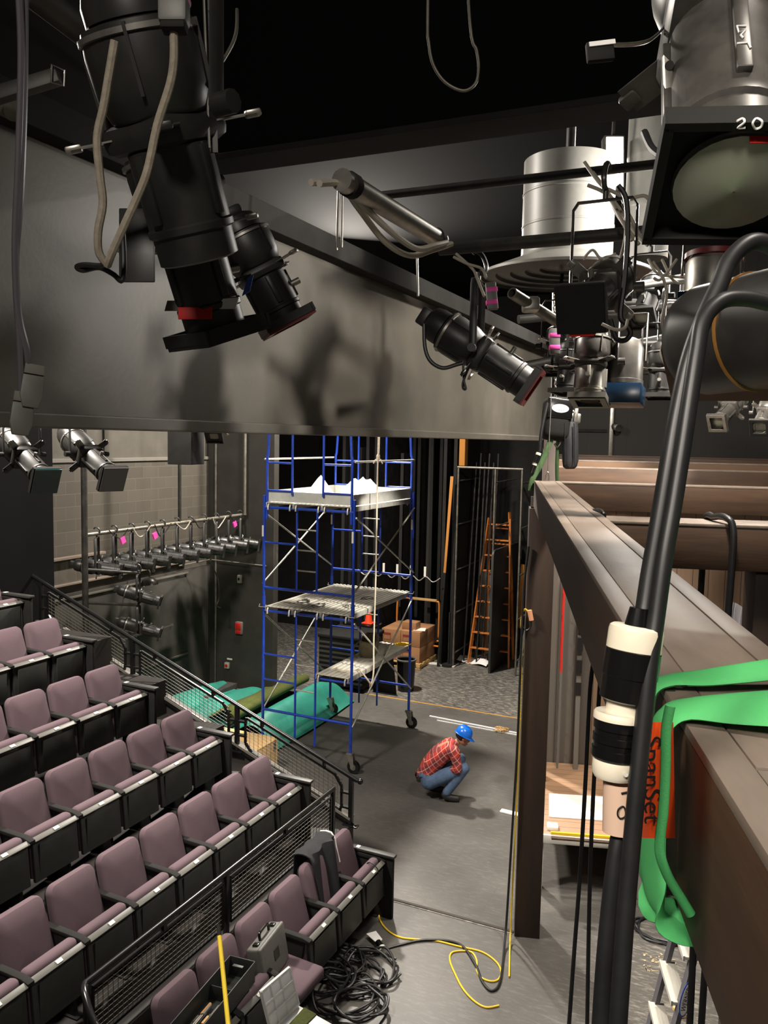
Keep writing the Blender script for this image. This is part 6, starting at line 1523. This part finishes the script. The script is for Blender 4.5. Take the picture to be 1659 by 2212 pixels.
# more of the crowded grid right of the round house light
spot('dark spotlight in the grid behind the black hanging cable', (1420, 600, 4.9), (1385, 690, 4.7), sc=.8, yoke=.25)
spot('dark spotlight low in the grid beside the thick black cables', (1470, 700, 5.2), (1462, 830, 5.2), sc=.95, yoke=.3)
spot('dark spotlight at the back of the grid left of the silver downward one', (1215, 700, 5.6), (1200, 800, 5.5), sc=.9, yoke=.3)
for i, (pxs, d) in enumerate((([(1410, 565), (1432, 600), (1440, 640), (1430, 690), (1434, 720)], 3.4), ([(1462, 560), (1440, 590), (1424, 605), (1412, 600)], 3.4), ([(1300, 700), (1330, 712), (1350, 708), (1356, 690)], 3.0), ([(1260, 560), (1280, 540), (1300, 560), (1330, 548)], 3.6))):
    wire(pxs, d, d, .006, 'pale grid cable ' + ['dropping beside the red banded silver lamp', 'curling left of the silver perforated lamp', 'in a small loop right of the black square', 'on top of the house light rim'][i], paleCable)
# ---------------------------------------------------------------- camera, lights, view
cd = bpy.data.cameras.new('camera'); cam = bpy.data.objects.new('camera', cd); COL.objects.link(cam)
cam.matrix_world = Mx.Translation(CAM) @ Mx((RT, UP, -FW)).transposed().to_4x4()
cd.sensor_fit = 'VERTICAL'; cd.sensor_height = 24; cd.lens = FPX/IH*24; cd.clip_start = .05; cd.clip_end = 100
SC.camera = cam
w = bpy.data.worlds.new('world'); SC.world = w; w.use_nodes = True
w.node_tree.nodes['Background'].inputs[0].default_value = (1, .93, .84, 1); w.node_tree.nodes['Background'].inputs[1].default_value = .025
def lamp(kind, name, loc, to, power, size=.3, col=(1, .87, .72), spot=60, blend=.4):
    l = bpy.data.lights.new(name, kind); l.energy = power; l.color = col
    if kind == 'AREA': l.shape = 'DISK'; l.size = size
    else: l.shadow_soft_size = size
    if kind == 'SPOT': l.spot_size = math.radians(spot); l.spot_blend = blend
    o = bpy.data.objects.new(name, l); COL.objects.link(o)
    o.matrix_world = Mx.Translation(V(loc)) @ frame(V(loc)-V(to)).to_4x4(); return o
W1 = (1, .92, .82)
lamp('AREA', 'work_light_upstage', (-7.0, 13.4, 7.8), (-3.8, 9.6, 0), 900, .5, W1)
lamp('AREA', 'house_light_seats', (-6.1, 4.2, 8.0), (-5.9, 5.2, 1), 540, .9, W1)
lamp('SPOT', 'house_light_floor', (-1.9, 8.8, 8.0), (-2.6, 9.5, 0), 1000, .3, W1, 60, .7)
lamp('SPOT', 'work_light_grid', (1.5, 5.6, 6.2), (-2.6, 4.6, 5.9), 660, .12, W1, 53, 1.0)
lamp('AREA', 'fill_light_catwalk', (.3, -1.8, 6.9), (-.5, 1.6, 5.3), 44, .5, W1)  # added fill behind the camera, lifts the upper left spotlights and cables
lamp('SPOT', 'house_light_near', (.9, 1.2, 7.6), (.75, 1.5, 4.6), 200, .25, W1, 56, .6)
lamp('AREA', 'work_light_set', sp(6.9, 1.7, 7.6), sp(9.6, 1.4, .6), 250, .5, W1)
lamp('SPOT', 'fill_light_beam', sp(4.3, .95, 6.4), sp(4.5, .5, 4.5), 330, .12, W1, 84, .8)  # added lamp hidden behind the upper right spotlight, brightens the beam top
lamp('SPOT', 'fill_light_side', (2.5, 9.5, 6.5), (-6.1, 11.8, 2.5), 4600, .15, W1, 19, .4)  # added lamp out of view, brightens the middle scaffold deck
lamp('SPOT', 'house_light_rear', (-.9, -1.2, 6.6), (.3, 1.2, 4.5), 210, .25, W1, 44, .5)
lamp('AREA', 'work_light_wall', (-6.6, 11.2, 8.1), (-9.9, 10.6, 3.6), 62, .4, W1)
lamp('POINT', 'work_light_grid_right', atD(1452, 430, 4.85), (0, 0, 0), 40, .08, (1, .96, .9))
SC.view_settings.view_transform = 'Standard'; SC.view_settings.look = 'None'; SC.view_settings.gamma = 1.0
SC.view_settings.use_curve_mapping = False; SC.view_settings.exposure = 0.6
